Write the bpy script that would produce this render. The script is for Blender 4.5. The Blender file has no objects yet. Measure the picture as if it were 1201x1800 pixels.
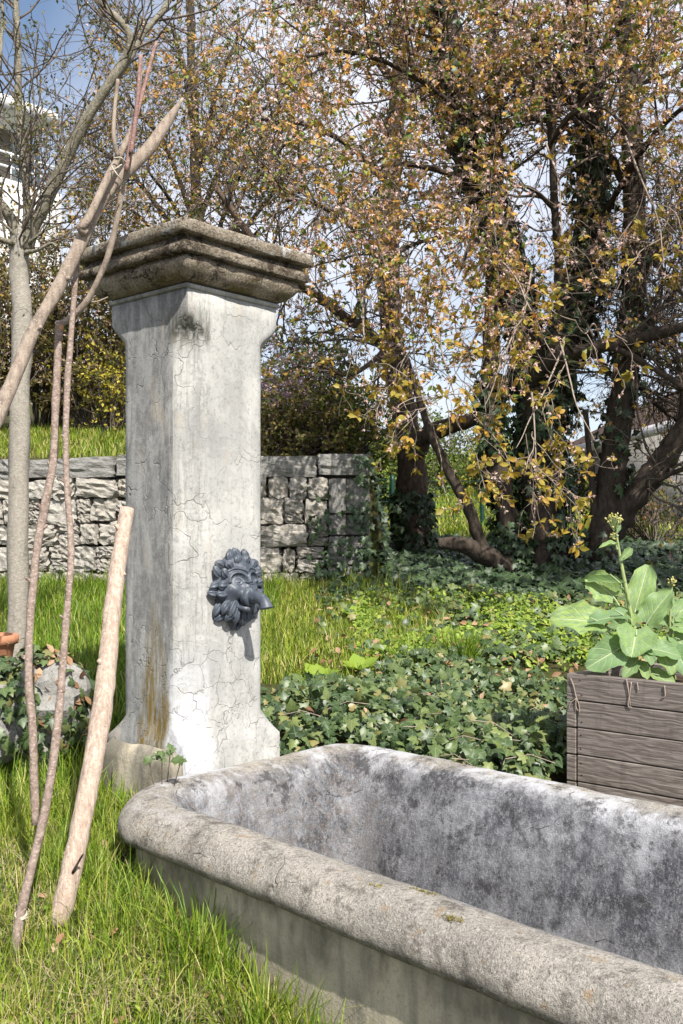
import bpy, bmesh, math, random
import numpy as np
from mathutils import Vector, Matrix

R = np.random.default_rng(7)
random.seed(7)
SC = bpy.context.scene
C = SC.collection

# ------------------------------------------------------------------ camera, sky, sun, exposure
F, HZ, EYE = 1800.0, 948.0, 1.3            # focal length and horizon of the photograph in its own pixels


def P(px, py, Y):
    """point at distance Y seen at photograph pixel (px, py)"""
    return np.array([(px - 600.5) / F * Y, Y, EYE - (py - HZ) / F * Y])


cam = bpy.data.cameras.new('camera')
cam.sensor_fit = 'VERTICAL'
cam.sensor_height = 36.0
cam.sensor_width = 24.0
cam.lens = 36.0
cam.shift_y = 48 / 1800
cam.clip_start = 0.05
cam.clip_end = 2000
camo = bpy.data.objects.new('camera', cam)
C.objects.link(camo)
camo.location = (0, 0, EYE)
camo.rotation_euler = (math.radians(90), 0, 0)
SC.camera = camo

SUN = np.array([0.402 * 0.707, -0.914 * 0.707, 0.707])
SUN_EL, SUN_ROT = math.radians(45), math.atan2(0.402, -0.914)
world = bpy.data.worlds.new('World')
SC.world = world
world.use_nodes = True
wn = world.node_tree
wn.nodes.clear()
w_out = wn.nodes.new('ShaderNodeOutputWorld')
w_bg = wn.nodes.new('ShaderNodeBackground')
w_sky = wn.nodes.new('ShaderNodeTexSky')
w_sky.sky_type = 'NISHITA'
w_sky.sun_disc = False
w_sky.sun_elevation = SUN_EL
w_sky.sun_rotation = SUN_ROT
w_tc = wn.nodes.new('ShaderNodeTexCoord')
w_map = wn.nodes.new('ShaderNodeMapping')
w_map.inputs['Scale'].default_value = (1.0, 1.0, 2.2)
w_map.inputs['Location'].default_value = (0.35, 0.1, 0.2)
w_no = wn.nodes.new('ShaderNodeTexNoise')
w_no.inputs['Scale'].default_value = 2.3
w_no.inputs['Detail'].default_value = 7
w_no.inputs['Roughness'].default_value = 0.55
w_mr = wn.nodes.new('ShaderNodeMapRange')
w_mr.inputs[1].default_value = 0.33
w_mr.inputs[2].default_value = 0.55
w_mr.inputs[3].default_value = 0.18
w_mr.inputs[4].default_value = 0.95
w_mix = wn.nodes.new('ShaderNodeMix')
w_mix.data_type = 'RGBA'
w_mix.inputs[7].default_value = (6.4, 6.6, 7.4, 1)
wn.links.new(w_tc.outputs['Generated'], w_map.inputs[0])
wn.links.new(w_map.outputs[0], w_no.inputs[0])
wn.links.new(w_no.outputs[0], w_mr.inputs[0])
w_dot = wn.nodes.new('ShaderNodeVectorMath')        # a blue hole between the clouds
w_dot.operation = 'DISTANCE'
w_dot.inputs[1].default_value = (-0.30, 0.835, 0.47)
w_hole = wn.nodes.new('ShaderNodeMapRange')
w_hole.inputs[1].default_value = 0.06
w_hole.inputs[2].default_value = 0.26
w_hole.inputs[3].default_value = 0.03
w_hole.inputs[4].default_value = 1.0
w_mul = wn.nodes.new('ShaderNodeMath')
w_mul.operation = 'MULTIPLY'
wn.links.new(w_tc.outputs['Generated'], w_dot.inputs[0])
wn.links.new(w_dot.outputs['Value'], w_hole.inputs[0])
wn.links.new(w_hole.outputs[0], w_mul.inputs[0])
wn.links.new(w_mr.outputs[0], w_mul.inputs[1])
wn.links.new(w_mul.outputs[0], w_mix.inputs[0])
wn.links.new(w_sky.outputs[0], w_mix.inputs[6])
wn.links.new(w_mix.outputs[2], w_bg.inputs[0])
w_bg.inputs[1].default_value = 0.10
wn.links.new(w_bg.outputs[0], w_out.inputs[0])

sun = bpy.data.lights.new('sun', 'SUN')
sun.energy = 5.0
sun.angle = math.radians(0.5)
sun.color = (1.0, 0.95, 0.87)
suno = bpy.data.objects.new('sun', sun)
C.objects.link(suno)
suno.location = tuple(SUN * 30)
suno.rotation_euler = Vector(tuple(-SUN)).to_track_quat('-Z', 'Y').to_euler()

SC.view_settings.view_transform = 'Standard'
SC.view_settings.look = 'None'
SC.view_settings.gamma = 1
SC.view_settings.use_curve_mapping = False
SC.view_settings.exposure = 0.66


# ------------------------------------------------------------------ helpers: noise, meshes, objects
def _hash(i, j, k, seed):
    h = (i * 374761393 + j * 668265263 + k * 2147483647 + seed * 974634777) & 0x7fffffff
    h = ((h ^ (h >> 13)) * 1274126177) & 0x7fffffff
    return ((h ^ (h >> 16)) & 0xffff) / 65535.0


def vnoise(p, scale=1.0, seed=0, octaves=3):
    """value noise, -1..1, p is (n,3)"""
    p = np.asarray(p, float) * scale
    out = np.zeros(len(p))
    amp, tot = 1.0, 0.0
    for o in range(octaves):
        q = np.floor(p).astype(np.int64)
        f = p - q
        f = f * f * (3 - 2 * f)
        v = 0
        for dx in (0, 1):
            for dy in (0, 1):
                for dz in (0, 1):
                    w = (f[:, 0] if dx else 1 - f[:, 0]) * (f[:, 1] if dy else 1 - f[:, 1]) * (f[:, 2] if dz else 1 - f[:, 2])
                    v = v + w * _hash(q[:, 0] + dx, q[:, 1] + dy, q[:, 2] + dz, seed + o)
        out += amp * (v * 2 - 1)
        tot += amp
        amp *= 0.5
        p = p * 2.03 + 5.7
    return out / tot


def link(o, parent=None):
    C.objects.link(o)
    if parent is not None:
        o.parent = parent
    return o


def fast(name, V, Fc, mat, parent=None, smooth=False, uv=None, link_it=True):
    """one mesh object from numpy arrays; Fc is (m,k) or a list of such arrays"""
    me = bpy.data.meshes.new(name)
    V = np.asarray(V, np.float32).reshape(-1, 3)
    Fl = Fc if isinstance(Fc, list) else [Fc]
    Fl = [np.asarray(f, np.int32) for f in Fl if len(f)]
    idx = np.concatenate([f.ravel() for f in Fl])
    tot = np.concatenate([np.full(len(f), f.shape[1], np.int32) for f in Fl])
    start = np.concatenate([[0], np.cumsum(tot)[:-1]]).astype(np.int32)
    me.vertices.add(len(V))
    me.vertices.foreach_set('co', V.ravel())
    me.loops.add(len(idx))
    me.loops.foreach_set('vertex_index', idx)
    me.polygons.add(len(tot))
    me.polygons.foreach_set('loop_start', start)
    me.polygons.foreach_set('loop_total', tot)
    if smooth:
        me.polygons.foreach_set('use_smooth', np.ones(len(tot), bool))
    if uv is not None:
        ul = me.uv_layers.new(name='uv')
        ul.data.foreach_set('uv', np.asarray(uv, np.float32)[idx].ravel())
    me.update(calc_edges=True)
    if mat is not None:
        for m in (mat if isinstance(mat, (list, tuple)) else [mat]):
            me.materials.append(m)
    if not link_it:
        return me
    return link(bpy.data.objects.new(name, me), parent)


def tag(o, label=None, cat=None, group=None, kind=None):
    if label:
        o['label'] = label
    if cat:
        o['category'] = cat
    if group:
        o['group'] = group
    if kind:
        o['kind'] = kind
    return o


def thing(name, label, cat, loc=(0, 0, 0), rz=0.0, group=None):
    o = bpy.data.objects.new(name, None)
    o.empty_display_size = 0.1
    o.location = tuple(float(x) for x in loc)
    o.rotation_euler = (0, 0, rz)
    link(o)
    return tag(o, label, cat, group)


def norm(a):
    return a / np.maximum(np.linalg.norm(a, axis=-1, keepdims=True), 1e-9)


def spline(pts, n):
    pts = np.asarray(pts, float)
    p = np.vstack([2 * pts[0] - pts[1], pts, 2 * pts[-1] - pts[-2]])
    m = len(pts) - 1
    t = np.linspace(0, m, n)
    i = np.minimum(t.astype(int), m - 1)
    u = (t - i)[:, None]
    a, b, c, d = p[i], p[i + 1], p[i + 2], p[i + 3]
    return 0.5 * (2 * b + (c - a) * u + (2 * a - 5 * b + 4 * c - d) * u ** 2 + (3 * b - a - 3 * c + d) * u ** 3)


def tube_arrays(paths, radii, sides, rnoise=0.0, cap=False):
    """paths (n,k,3), radii (n,k): all the tubes as one vertex and one quad array"""
    paths = np.asarray(paths, float)
    radii = np.asarray(radii, float)
    n, k, _ = paths.shape
    t = norm(np.gradient(paths, axis=1))
    mean = norm(t.mean(axis=1))
    ref = np.where(np.abs(mean[:, 2:3]) > 0.75, np.array([[1.0, 0.2, 0]]), np.array([[0, 0.1, 1.0]]))
    a = norm(np.cross(t, ref[:, None, :]))
    b = np.cross(t, a)
    ang = np.arange(sides) * 2 * math.pi / sides
    r = radii[:, :, None, None]
    if rnoise:
        r = r * (1 + rnoise * R.normal(size=(n, k, sides, 1)))
    V = paths[:, :, None, :] + r * (a[:, :, None, :] * np.cos(ang)[None, None, :, None] + b[:, :, None, :] * np.sin(ang)[None, None, :, None])
    base = (np.arange(n) * k * sides)[:, None, None]
    ring = (np.arange(k - 1) * sides)[None, :, None]
    s = np.arange(sides)[None, None, :]
    s2 = (s + 1) % sides
    Q = np.stack([base + ring + s, base + ring + s2, base + ring + sides + s2, base + ring + sides + s], -1).reshape(-1, 4)
    return V.reshape(-1, 3), Q


def tubes(name, paths, radii, sides, mat, parent=None, rnoise=0.0, smooth=True):
    V, Q = tube_arrays(paths, radii, sides, rnoise)
    return fast(name, V, Q, mat, parent, smooth)


def limb(name, pts, r0, r1, mat, parent=None, n=24, sides=10, wob=0.0, rn=0.04, power=1.0, caps=True, lump=0.0):
    """one tapering curved tube with closed ends"""
    p = spline(pts, n)
    if wob:
        for ax in range(3):
            p[:, ax] += wob * vnoise(p * 3.1 + ax * 11.3, 1.0, 3 + ax, 2) * np.linspace(0.2, 1, n)
    tt = np.linspace(0, 1, n)
    r = (r0 + (r1 - r0) * tt ** power) if not hasattr(r0, '__len__') else np.interp(tt, np.linspace(0, 1, len(r0)), r0)
    V, Q = tube_arrays(p[None], r[None], sides, rn)
    if lump:
        V = V + (V - np.repeat(p, sides, 0)) * (lump * vnoise(V, 9.0, 5, 2))[:, None]
    fs = [Q]
    if caps:
        V = np.vstack([V, p[:1], p[-1:]])
        i0, i1 = n * sides, n * sides + 1
        s = np.arange(sides)
        fs.append(np.stack([(s + 1) % sides, s, np.full(sides, i0)], -1))
        o = (n - 1) * sides
        fs.append(np.stack([o + s, o + (s + 1) % sides, np.full(sides, i1)], -1))
    return fast(name, V, fs, mat, parent, True)


def spawn(paths, radii, n, t0, t1, lo, hi, k, ang=(0.5, 1.1), grav=0.0, wig=0.25, rf=0.5, bias=None, rmin=0.001, r_end=0.35):
    """n side shoots from a set of parent tubes"""
    m, kk, _ = paths.shape
    ln = np.linalg.norm(np.diff(paths, axis=1), axis=2).sum(1)
    i = R.choice(m, n, p=ln / ln.sum())
    t = R.uniform(t0, t1, n) * (kk - 1)
    j = np.minimum(t.astype(int), kk - 2)
    u = (t - j)[:, None]
    base = paths[i, j] * (1 - u) + paths[i, j + 1] * u
    tan = norm(paths[i, j + 1] - paths[i, j])
    r = (radii[i, j] * (1 - u[:, 0]) + radii[i, j + 1] * u[:, 0]) * rf
    q = R.normal(size=(n, 3))
    q = norm(q - (q * tan).sum(1, keepdims=True) * tan)
    a = R.uniform(*ang, n)[:, None]
    d = tan * np.cos(a) + q * np.sin(a)
    if bias is not None:
        d = d + np.asarray(bias)
    d = norm(d)
    L = R.uniform(lo, hi, n) / (k - 1)
    out = np.zeros((n, k, 3))
    out[:, 0] = base
    for s in range(1, k):
        d = norm(d + wig * R.normal(size=(n, 3)) + np.array([0, 0, -grav]))
        out[:, s] = out[:, s - 1] + d * L[:, None]
    rr = np.maximum(r[:, None] * np.linspace(1, r_end, k)[None], rmin)
    return out, rr


def frames(nrm, tip):
    n = norm(nrm)
    y = norm(tip - (tip * n).sum(1, keepdims=True) * n)
    x = np.cross(y, n)
    return np.stack([x, y, n], -1)           # columns x, y, n


def scatter(T, TF, mats, pos, scale):
    V = np.einsum('nij,kj->nki', mats, T) * scale[:, None, None] + pos[:, None, :]
    k = len(T)
    Fc = TF[None] + (np.arange(len(pos)) * k)[:, None, None]
    return V.reshape(-1, 3), Fc.reshape(-1, TF.shape[1])


KITE = np.array([[0, 0, 0], [0.27, 0.45, 0.07], [0, 1, -0.06], [-0.27, 0.45, 0.07]])
KITEF = np.array([[0, 1, 2, 3]])
SPOON = np.array([[0, 0, 0], [0.2, 0.3, 0.05], [0.24, 0.62, 0.06], [0, 1, -0.1], [-0.24, 0.62, 0.06], [-0.2, 0.3, 0.05], [0, 0.5, -0.01]])
SPOONF = np.array([[0, 1, 6], [1, 2, 6], [2, 3, 6], [3, 4, 6], [4, 5, 6], [5, 0, 6]])


def tufts(pts, dirs, per, lo, hi, spread=0.9, T=KITE, TF=KITEF, up=0.3):
    """leaf tufts: per leaves round each point"""
    n = len(pts) * per
    p = np.repeat(pts, per, 0)
    d = norm(np.repeat(dirs, per, 0) + spread * R.normal(size=(n, 3)))
    nr = R.normal(size=(n, 3)) + np.array([0.15, -0.3, up])
    M = frames(nr, d)
    # keep the tip direction itself as the y axis
    s = R.uniform(lo, hi, n)
    return scatter(T, TF, M, p + d * 0.004, s)


# ------------------------------------------------------------------ helpers: materials
class NT:
    def __init__(s, name):
        s.m = bpy.data.materials.new(name)
        s.m.use_nodes = True
        s.t = s.m.node_tree
        s.t.nodes.clear()
        s.out = s.t.nodes.new('ShaderNodeOutputMaterial')
        s._tc = None

    def n(s, typ, ins=None, **props):
        nd = s.t.nodes.new('ShaderNode' + typ)
        for k, v in props.items():
            setattr(nd, k, v)
        for k, v in (ins or {}).items():
            if isinstance(v, bpy.types.NodeSocket):
                s.t.links.new(v, nd.inputs[k])
            else:
                nd.inputs[k].default_value = v
        return nd

    def tc(s, which='Object'):
        if s._tc is None:
            s._tc = s.n('TexCoord')
        return s._tc.outputs[which]

    def scale(s, vec, sc):
        return s.n('Mapping', {0: vec, 'Scale': sc}).outputs[0]

    def noise(s, vec, scale, detail=4, rough=0.55, dist=0.0):
        return s.n('TexNoise', {'Vector': vec, 'Scale': scale, 'Detail': detail, 'Roughness': rough, 'Distortion': dist}).outputs[0]

    def mr(s, v, a, b, c=0.0, d=1.0):
        return s.n('MapRange', {0: v, 1: a, 2: b, 3: c, 4: d}).outputs[0]

    def mix(s, f, a, b, mode='MIX'):
        nd = s.n('Mix', {}, data_type='RGBA', blend_type=mode)
        for i, v in ((0, f), (6, a), (7, b)):
            if isinstance(v, bpy.types.NodeSocket):
                s.t.links.new(v, nd.inputs[i])
            elif i == 0:
                nd.inputs[0].default_value = v
            else:
                nd.inputs[i].default_value = (*v, 1) if len(v) == 3 else v
        return nd.outputs[2]

    def math(s, op, a, b=0.0):
        return s.n('Math', {0: a, 1: b}, operation=op).outputs[0]

    def ramp(s, v, stops, interp='LINEAR'):
        nd = s.n('ValToRGB', {0: v})
        cr = nd.color_ramp
        cr.interpolation = interp
        while len(cr.elements) < len(stops):
            cr.elements.new(0.5)
        for e, (p, c) in zip(cr.elements, stops):
            e.position = p
            e.color = (*c, 1)
        return nd.outputs[0]

    def island(s):
        return s.n('NewGeometry').outputs['Random Per Island']

    def xyz(s, vec):
        nd = s.n('SeparateXYZ', {0: vec})
        return nd.outputs[0], nd.outputs[1], nd.outputs[2]

    def bump(s, h, strength=0.5, dist=0.01, normal=None):
        ins = {'Strength': strength, 'Distance': dist, 'Height': h}
        if normal is not None:
            ins['Normal'] = normal
        return s.n('Bump', ins).outputs[0]

    def done(s, color, rough=0.85, normal=None, spec=0.3, metallic=0.0, trans=0.0, trans_col=None):
        ins = {'Base Color': color if isinstance(color, bpy.types.NodeSocket) else (*color, 1), 'Roughness': rough,
               'Specular IOR Level': spec, 'Metallic': metallic}
        if normal is not None:
            ins['Normal'] = normal
        b = s.n('BsdfPrincipled', ins)
        sh = b.outputs[0]
        if trans:
            tr = s.n('BsdfTranslucent', {'Color': trans_col if trans_col is not None else ins['Base Color']})
            sh = s.n('MixShader', {0: trans, 1: sh, 2: tr.outputs[0]}).outputs[0]
        s.t.links.new(sh, s.out.inputs[0])
        return s.m


def leaf_mat(name, stops, trans=0.3, rough=0.5, spec=0.35, interp='LINEAR'):
    t = NT(name)
    col = t.ramp(t.island(), stops, interp)
    return t.done(col, rough, spec=spec, trans=trans)


def cracks(t, vec, scale, warp=0.12, width=0.012, seed=0.0):
    w = t.n('TexNoise', {'Vector': vec, 'Scale': scale * 1.6, 'Detail': 3})
    add = t.n('VectorMath', {0: w.outputs[1], 1: (0.5, 0.5, 0.5)}, operation='SUBTRACT')
    sc = t.n('VectorMath', {0: add.outputs[0], 3: warp}, operation='SCALE')
    v2 = t.n('VectorMath', {0: vec, 1: sc.outputs[0]}, operation='ADD')
    vo = t.n('TexVoronoi', {'Vector': v2.outputs[0], 'Scale': scale}, feature='DISTANCE_TO_EDGE')
    line = t.mr(vo.outputs[0], 0.0, width, 1.0, 0.0)
    return line


def pillar_concrete():
    t = NT('weathered_concrete')
    o = t.tc()
    x, y, z = t.xyz(o)
    big = t.noise(o, 3.2, 6, 0.62)
    streak = t.noise(t.scale(o, (9, 9, 0.9)), 1.6, 5, 0.6)
    fine = t.noise(o, 60, 4, 0.7)
    col = t.mix(t.mr(big, 0.35, 0.68), (0.44, 0.435, 0.41), (0.31, 0.31, 0.30))
    col = t.mix(t.mr(streak, 0.52, 0.74, 0, 0.42), col, (0.21, 0.21, 0.205))
    pl = t.noise(o, 2.6, 6, 0.72, 0.6)
    col = t.mix(t.mr(pl, 0.545, 0.565, 0, 0.35), col, (0.52, 0.515, 0.49))
    col = t.mix(t.mr(pl, 0.43, 0.41, 0, 0.35), col, (0.25, 0.245, 0.235))
    col = t.mix(t.mr(streak, 0.44, 0.3, 0, 0.35), col, (0.6, 0.595, 0.57))
    col = t.mix(t.mr(fine, 0.52, 0.7, 0, 0.55), col, (0.17, 0.17, 0.165))
    col = t.mix(t.mr(t.noise(o, 22, 5, 0.75), 0.54, 0.7, 0, 0.6), col, (0.2, 0.2, 0.195))
    # side face: an even painted shade, then dirt that the rain runs down
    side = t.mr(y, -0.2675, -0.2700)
    dirt = t.noise(t.scale(o, (5, 5, 1.2)), 3.0, 5, 0.7)
    col = t.mix(t.math('MULTIPLY', side, 0.35), col, (0.23, 0.23, 0.228))  # whole face darkened evenly, shade put into the colour
    col = t.mix(t.math('MULTIPLY', side, t.math('MULTIPLY', t.mr(dirt, 0.42, 0.56, 0, 0.75), t.mr(t.noise(o, 34, 5, 0.8), 0.36, 0.56, 0.25, 1))), col, (0.14, 0.14, 0.14))
    edge = t.math('MULTIPLY', side, t.mr(x, 0.02, 0.15))
    col = t.mix(t.math('MULTIPLY', edge, t.math('MULTIPLY', t.mr(t.noise(t.scale(o, (22, 22, 2.5)), 2.0, 6, 0.8), 0.46, 0.56, 0, 0.8), t.mr(t.noise(o, 26, 5, 0.8), 0.4, 0.56))), col, (0.12, 0.118, 0.112))
    chs = t.math('MULTIPLY', t.mr(t.math('SUBTRACT', x, y), 0.40, 0.43), t.mr(t.noise(t.scale(o, (26, 26, 2.2)), 2.0, 5, 0.75), 0.5, 0.64, 0, 0.6))
    col = t.mix(chs, col, (0.19, 0.185, 0.17))
    speck = t.noise(o, 140, 2, 0.6)
    dens = t.noise(o, 5, 3, 0.6)
    pits = t.math('MULTIPLY', t.mr(speck, 0.6, 0.68), t.mr(dens, 0.45, 0.65))
    col = t.mix(t.math('MULTIPLY', pits, 0.6), col, (0.1, 0.1, 0.1))
    # ochre moss run on the lower side face
    wob = t.math('MULTIPLY', t.math('SUBTRACT', t.noise(o, 7, 3), 0.5), 0.13)
    cx = t.math('ABSOLUTE', t.math('SUBTRACT', t.math('ADD', x, wob), 0.055))
    wid = t.mr(z, 0.38, 1.1, 0.14, 0.02)
    mm = t.mr(t.math('SUBTRACT', cx, wid), -0.035, 0.012, 1, 0)
    mz = t.mr(z, 0.62, 1.15, 1, 0.0)
    mo = t.math('MULTIPLY', t.math('MULTIPLY', mm, mz), side)
    mo = t.math('MULTIPLY', mo, t.mr(t.noise(t.scale(o, (30, 30, 3)), 2.0, 4, 0.7), 0.38, 0.56))
    col = t.mix(t.math('MULTIPLY', mo, 0.95), col, (0.17, 0.115, 0.022))
    # lime bloom down the near chamfer
    ch = t.math('SUBTRACT', x, y)
    lm = t.math('MULTIPLY', t.mr(ch, 0.40, 0.43), t.mr(z, 0.55, 0.85, 1, 0))
    lm = t.math('MULTIPLY', lm, t.mr(t.noise(o, 9, 4), 0.4, 0.55, 0.35, 1))
    col = t.mix(t.math('MULTIPLY', lm, 0.85), col, (0.58, 0.59, 0.62))
    # dark algae under the broach of the chamfer
    al = t.math('MULTIPLY', t.mr(ch, 0.405, 0.43), t.math('MULTIPLY', t.mr(z, 2.12, 2.2), t.mr(z, 2.27, 2.33, 1, 0)))
    col = t.mix(t.math('MULTIPLY', al, t.mr(t.noise(t.scale(o, (40, 40, 8)), 1.5, 3), 0.35, 0.6)), col, (0.11, 0.105, 0.09))
    # rusty tan patches
    tan = t.noise(t.scale(o, (1.5, 1.5, 0.8)), 4.5, 4, 0.5)
    col = t.mix(t.mr(tan, 0.6, 0.72, 0, 0.5), col, (0.42, 0.36, 0.28))
    gate = t.mr(t.noise(o, 2.3, 3, 0.5), 0.40, 0.5)
    c1 = t.math('MULTIPLY', cracks(t, o, 3.4, 0.3, 0.010), t.math('MULTIPLY', gate, t.mr(t.noise(o, 13, 3), 0.36, 0.5)))
    gate2 = t.math('MULTIPLY', t.mr(z, 1.0, 0.7), t.mr(t.noise(o, 4, 2), 0.38, 0.48))
    c2 = t.math('MULTIPLY', cracks(t, o, 9.0, 0.07, 0.018), t.math('MULTIPLY', gate2, t.mr(t.noise(o, 11, 3), 0.36, 0.52)))
    ck = t.math('MAXIMUM', c1, c2)
    col = t.mix(t.math('MULTIPLY', ck, 0.62), col, (0.12, 0.115, 0.105))
    h = t.math('SUBTRACT', t.math('ADD', t.math('MULTIPLY', fine, 0.35), t.math('MULTIPLY', big, 0.6)), t.math('ADD', ck, t.math('MULTIPLY', pits, 0.4)))
    return t.done(col, 0.92, t.bump(h, 0.55, 0.006), 0.15)


def cap_stone():
    t = NT('lichened_cap_stone')
    o = t.tc()
    x, y, z = t.xyz(o)
    big = t.noise(o, 6, 6, 0.65)
    fine = t.noise(o, 90, 4, 0.75)
    col = t.mix(t.mr(big, 0.35, 0.65), (0.39, 0.335, 0.265), (0.2, 0.165, 0.12))
    col = t.mix(t.mr(fine, 0.52, 0.68, 0, 0.7), col, (0.56, 0.49, 0.4))
    col = t.mix(t.mr(fine, 0.48, 0.34, 0, 0.8), col, (0.07, 0.06, 0.05))
    lich = t.mr(t.noise(o, 11, 5, 0.7), 0.55, 0.63)
    col = t.mix(t.math('MULTIPLY', lich, t.mr(z, 2.55, 2.62)), col, (0.52, 0.52, 0.5))
    blk = t.mr(t.noise(t.scale(o, (1, 1, 1.6)), 6.5, 6, 0.8), 0.53, 0.60)
    col = t.mix(t.math('MULTIPLY', blk, 0.92), col, (0.04, 0.028, 0.02))
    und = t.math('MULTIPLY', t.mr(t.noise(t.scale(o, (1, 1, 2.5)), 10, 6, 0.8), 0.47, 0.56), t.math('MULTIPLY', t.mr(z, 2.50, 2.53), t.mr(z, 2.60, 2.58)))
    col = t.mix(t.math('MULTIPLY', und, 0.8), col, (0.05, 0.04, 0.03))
    moss = t.math('MULTIPLY', t.mr(t.noise(o, 5, 4, 0.6), 0.5, 0.62), t.mr(z, 2.5, 2.44))
    col = t.mix(t.math('MULTIPLY', moss, 0.7), col, (0.13, 0.105, 0.03))
    h = t.math('ADD', t.math('MULTIPLY', fine, 1.0), t.math('MULTIPLY', t.noise(o, 25, 4, 0.6), 0.9))
    return t.done(col, 0.95, t.bump(h, 1.0, 0.014), 0.12)


def trough_stone():
    t = NT('trough_concrete')
    o = t.tc()
    x, y, z = t.xyz(o)
    d, hz, _ = t.xyz(t.tc('UV'))
    big = t.noise(o, 4.5, 6, 0.62)
    fine = t.noise(o, 110, 4, 0.75)
    mid = t.noise(o, 30, 5, 0.7)
    grit = t.noise(o, 240, 3, 0.8)
    blot = t.noise(o, 17, 5, 0.75)
    pale = t.noise(o, 6, 5, 0.65)
    # rim: beige, gritty, blotched with lichen
    rim = t.mix(t.mr(big, 0.35, 0.66), (0.45, 0.415, 0.365), (0.25, 0.235, 0.21))
    rim = t.mix(t.mr(fine, 0.47, 0.33, 0, 0.8), rim, (0.085, 0.075, 0.06))
    rim = t.mix(t.mr(fine, 0.54, 0.68, 0, 0.7), rim, (0.62, 0.57, 0.5))
    rim = t.mix(t.mr(grit, 0.56, 0.7, 0, 0.6), rim, (0.68, 0.63, 0.56))
    rim = t.mix(t.mr(grit, 0.44, 0.32, 0, 0.75), rim, (0.07, 0.06, 0.05))
    rim = t.mix(t.mr(blot, 0.53, 0.64, 0, 0.6), rim, (0.11, 0.1, 0.085))
    rim = t.mix(t.mr(t.noise(o, 8, 6, 0.75), 0.55, 0.65, 0, 0.7), rim, (0.075, 0.07, 0.062))
    lich = t.mr(t.noise(o, 10, 5, 0.7), 0.6, 0.68)
    rim = t.mix(t.math('MULTIPLY', lich, 0.6), rim, (0.3, 0.2, 0.1))
    # inside: dark algae, scratches and lime runs
    scr = t.math('ADD', t.math('MULTIPLY', t.noise(t.scale(o, (1.2, 1.2, 0.8)), 85, 5, 0.9), 0.6), t.math('MULTIPLY', t.noise(t.scale(o, (1.3, 1.3, 0.5)), 22, 6, 0.8), 0.4))
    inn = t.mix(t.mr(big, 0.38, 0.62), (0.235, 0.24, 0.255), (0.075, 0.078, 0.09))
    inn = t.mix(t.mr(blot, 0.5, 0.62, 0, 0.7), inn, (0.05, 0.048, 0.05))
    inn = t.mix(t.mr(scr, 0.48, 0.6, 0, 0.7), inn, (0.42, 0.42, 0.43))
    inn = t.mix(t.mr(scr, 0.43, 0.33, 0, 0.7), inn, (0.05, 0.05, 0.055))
    patch = t.noise(t.scale(o, (1, 1, 0.45)), 3.2, 5, 0.6)
    inn = t.mix(t.mr(patch, 0.54, 0.70, 0, 0.5), inn, (0.36, 0.355, 0.355))
    brn = t.math('MULTIPLY', t.mr(x, 1.0, 0.55), t.mr(mid, 0.47, 0.62, 0, 0.5))
    inn = t.mix(brn, inn, (0.22, 0.175, 0.145))
    inn = t.mix(t.mr(fine, 0.56, 0.68, 0, 0.5), inn, (0.04, 0.04, 0.045))
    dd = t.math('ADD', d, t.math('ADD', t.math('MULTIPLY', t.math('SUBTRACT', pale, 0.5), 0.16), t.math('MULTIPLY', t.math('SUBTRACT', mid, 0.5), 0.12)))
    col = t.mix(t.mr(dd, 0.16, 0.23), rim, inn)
    # lime bloom along the back edge, at the pillar end and running down inside
    zone = t.math('MAXIMUM', t.mr(x, 0.9, 0.5), t.mr(y, 0.15, 0.35))
    band = t.math('MULTIPLY', t.mr(dd, 0.05, 0.10), t.mr(dd, 0.31, 0.21))
    lime = t.math('MULTIPLY', t.math('MULTIPLY', zone, band), t.mr(t.noise(o, 5.5, 5, 0.65), 0.46, 0.58, 0, 0.82))
    col = t.mix(lime, col, (0.6, 0.605, 0.63))
    blk = t.math('MULTIPLY', t.math('MULTIPLY', zone, t.mr(t.noise(o, 7, 6, 0.8), 0.55, 0.62)), t.mr(dd, 0.06, 0.14))
    col = t.mix(t.math('MULTIPLY', blk, 0.8), col, (0.06, 0.058, 0.06))
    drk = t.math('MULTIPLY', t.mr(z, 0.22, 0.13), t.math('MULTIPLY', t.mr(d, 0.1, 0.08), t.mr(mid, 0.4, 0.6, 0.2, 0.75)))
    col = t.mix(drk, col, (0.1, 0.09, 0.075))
    ck = t.math('MULTIPLY', cracks(t, o, 1.7, 0.45, 0.0035), t.math('MULTIPLY', t.mr(t.noise(o, 1.9, 2), 0.54, 0.57), t.mr(t.noise(o, 9, 3), 0.45, 0.56)))
    col = t.mix(t.math('MULTIPLY', ck, 0.75), col, (0.06, 0.055, 0.05))
    h = t.math('ADD', t.math('MULTIPLY', fine, 0.8), t.math('MULTIPLY', mid, 0.9))
    h = t.math('ADD', h, t.math('ADD', t.math('MULTIPLY', grit, 0.4), t.math('MULTIPLY', blot, 1.0)))
    h = t.math('SUBTRACT', h, ck)
    return t.done(col, 0.95, t.bump(h, 0.9, 0.011), 0.12)


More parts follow.
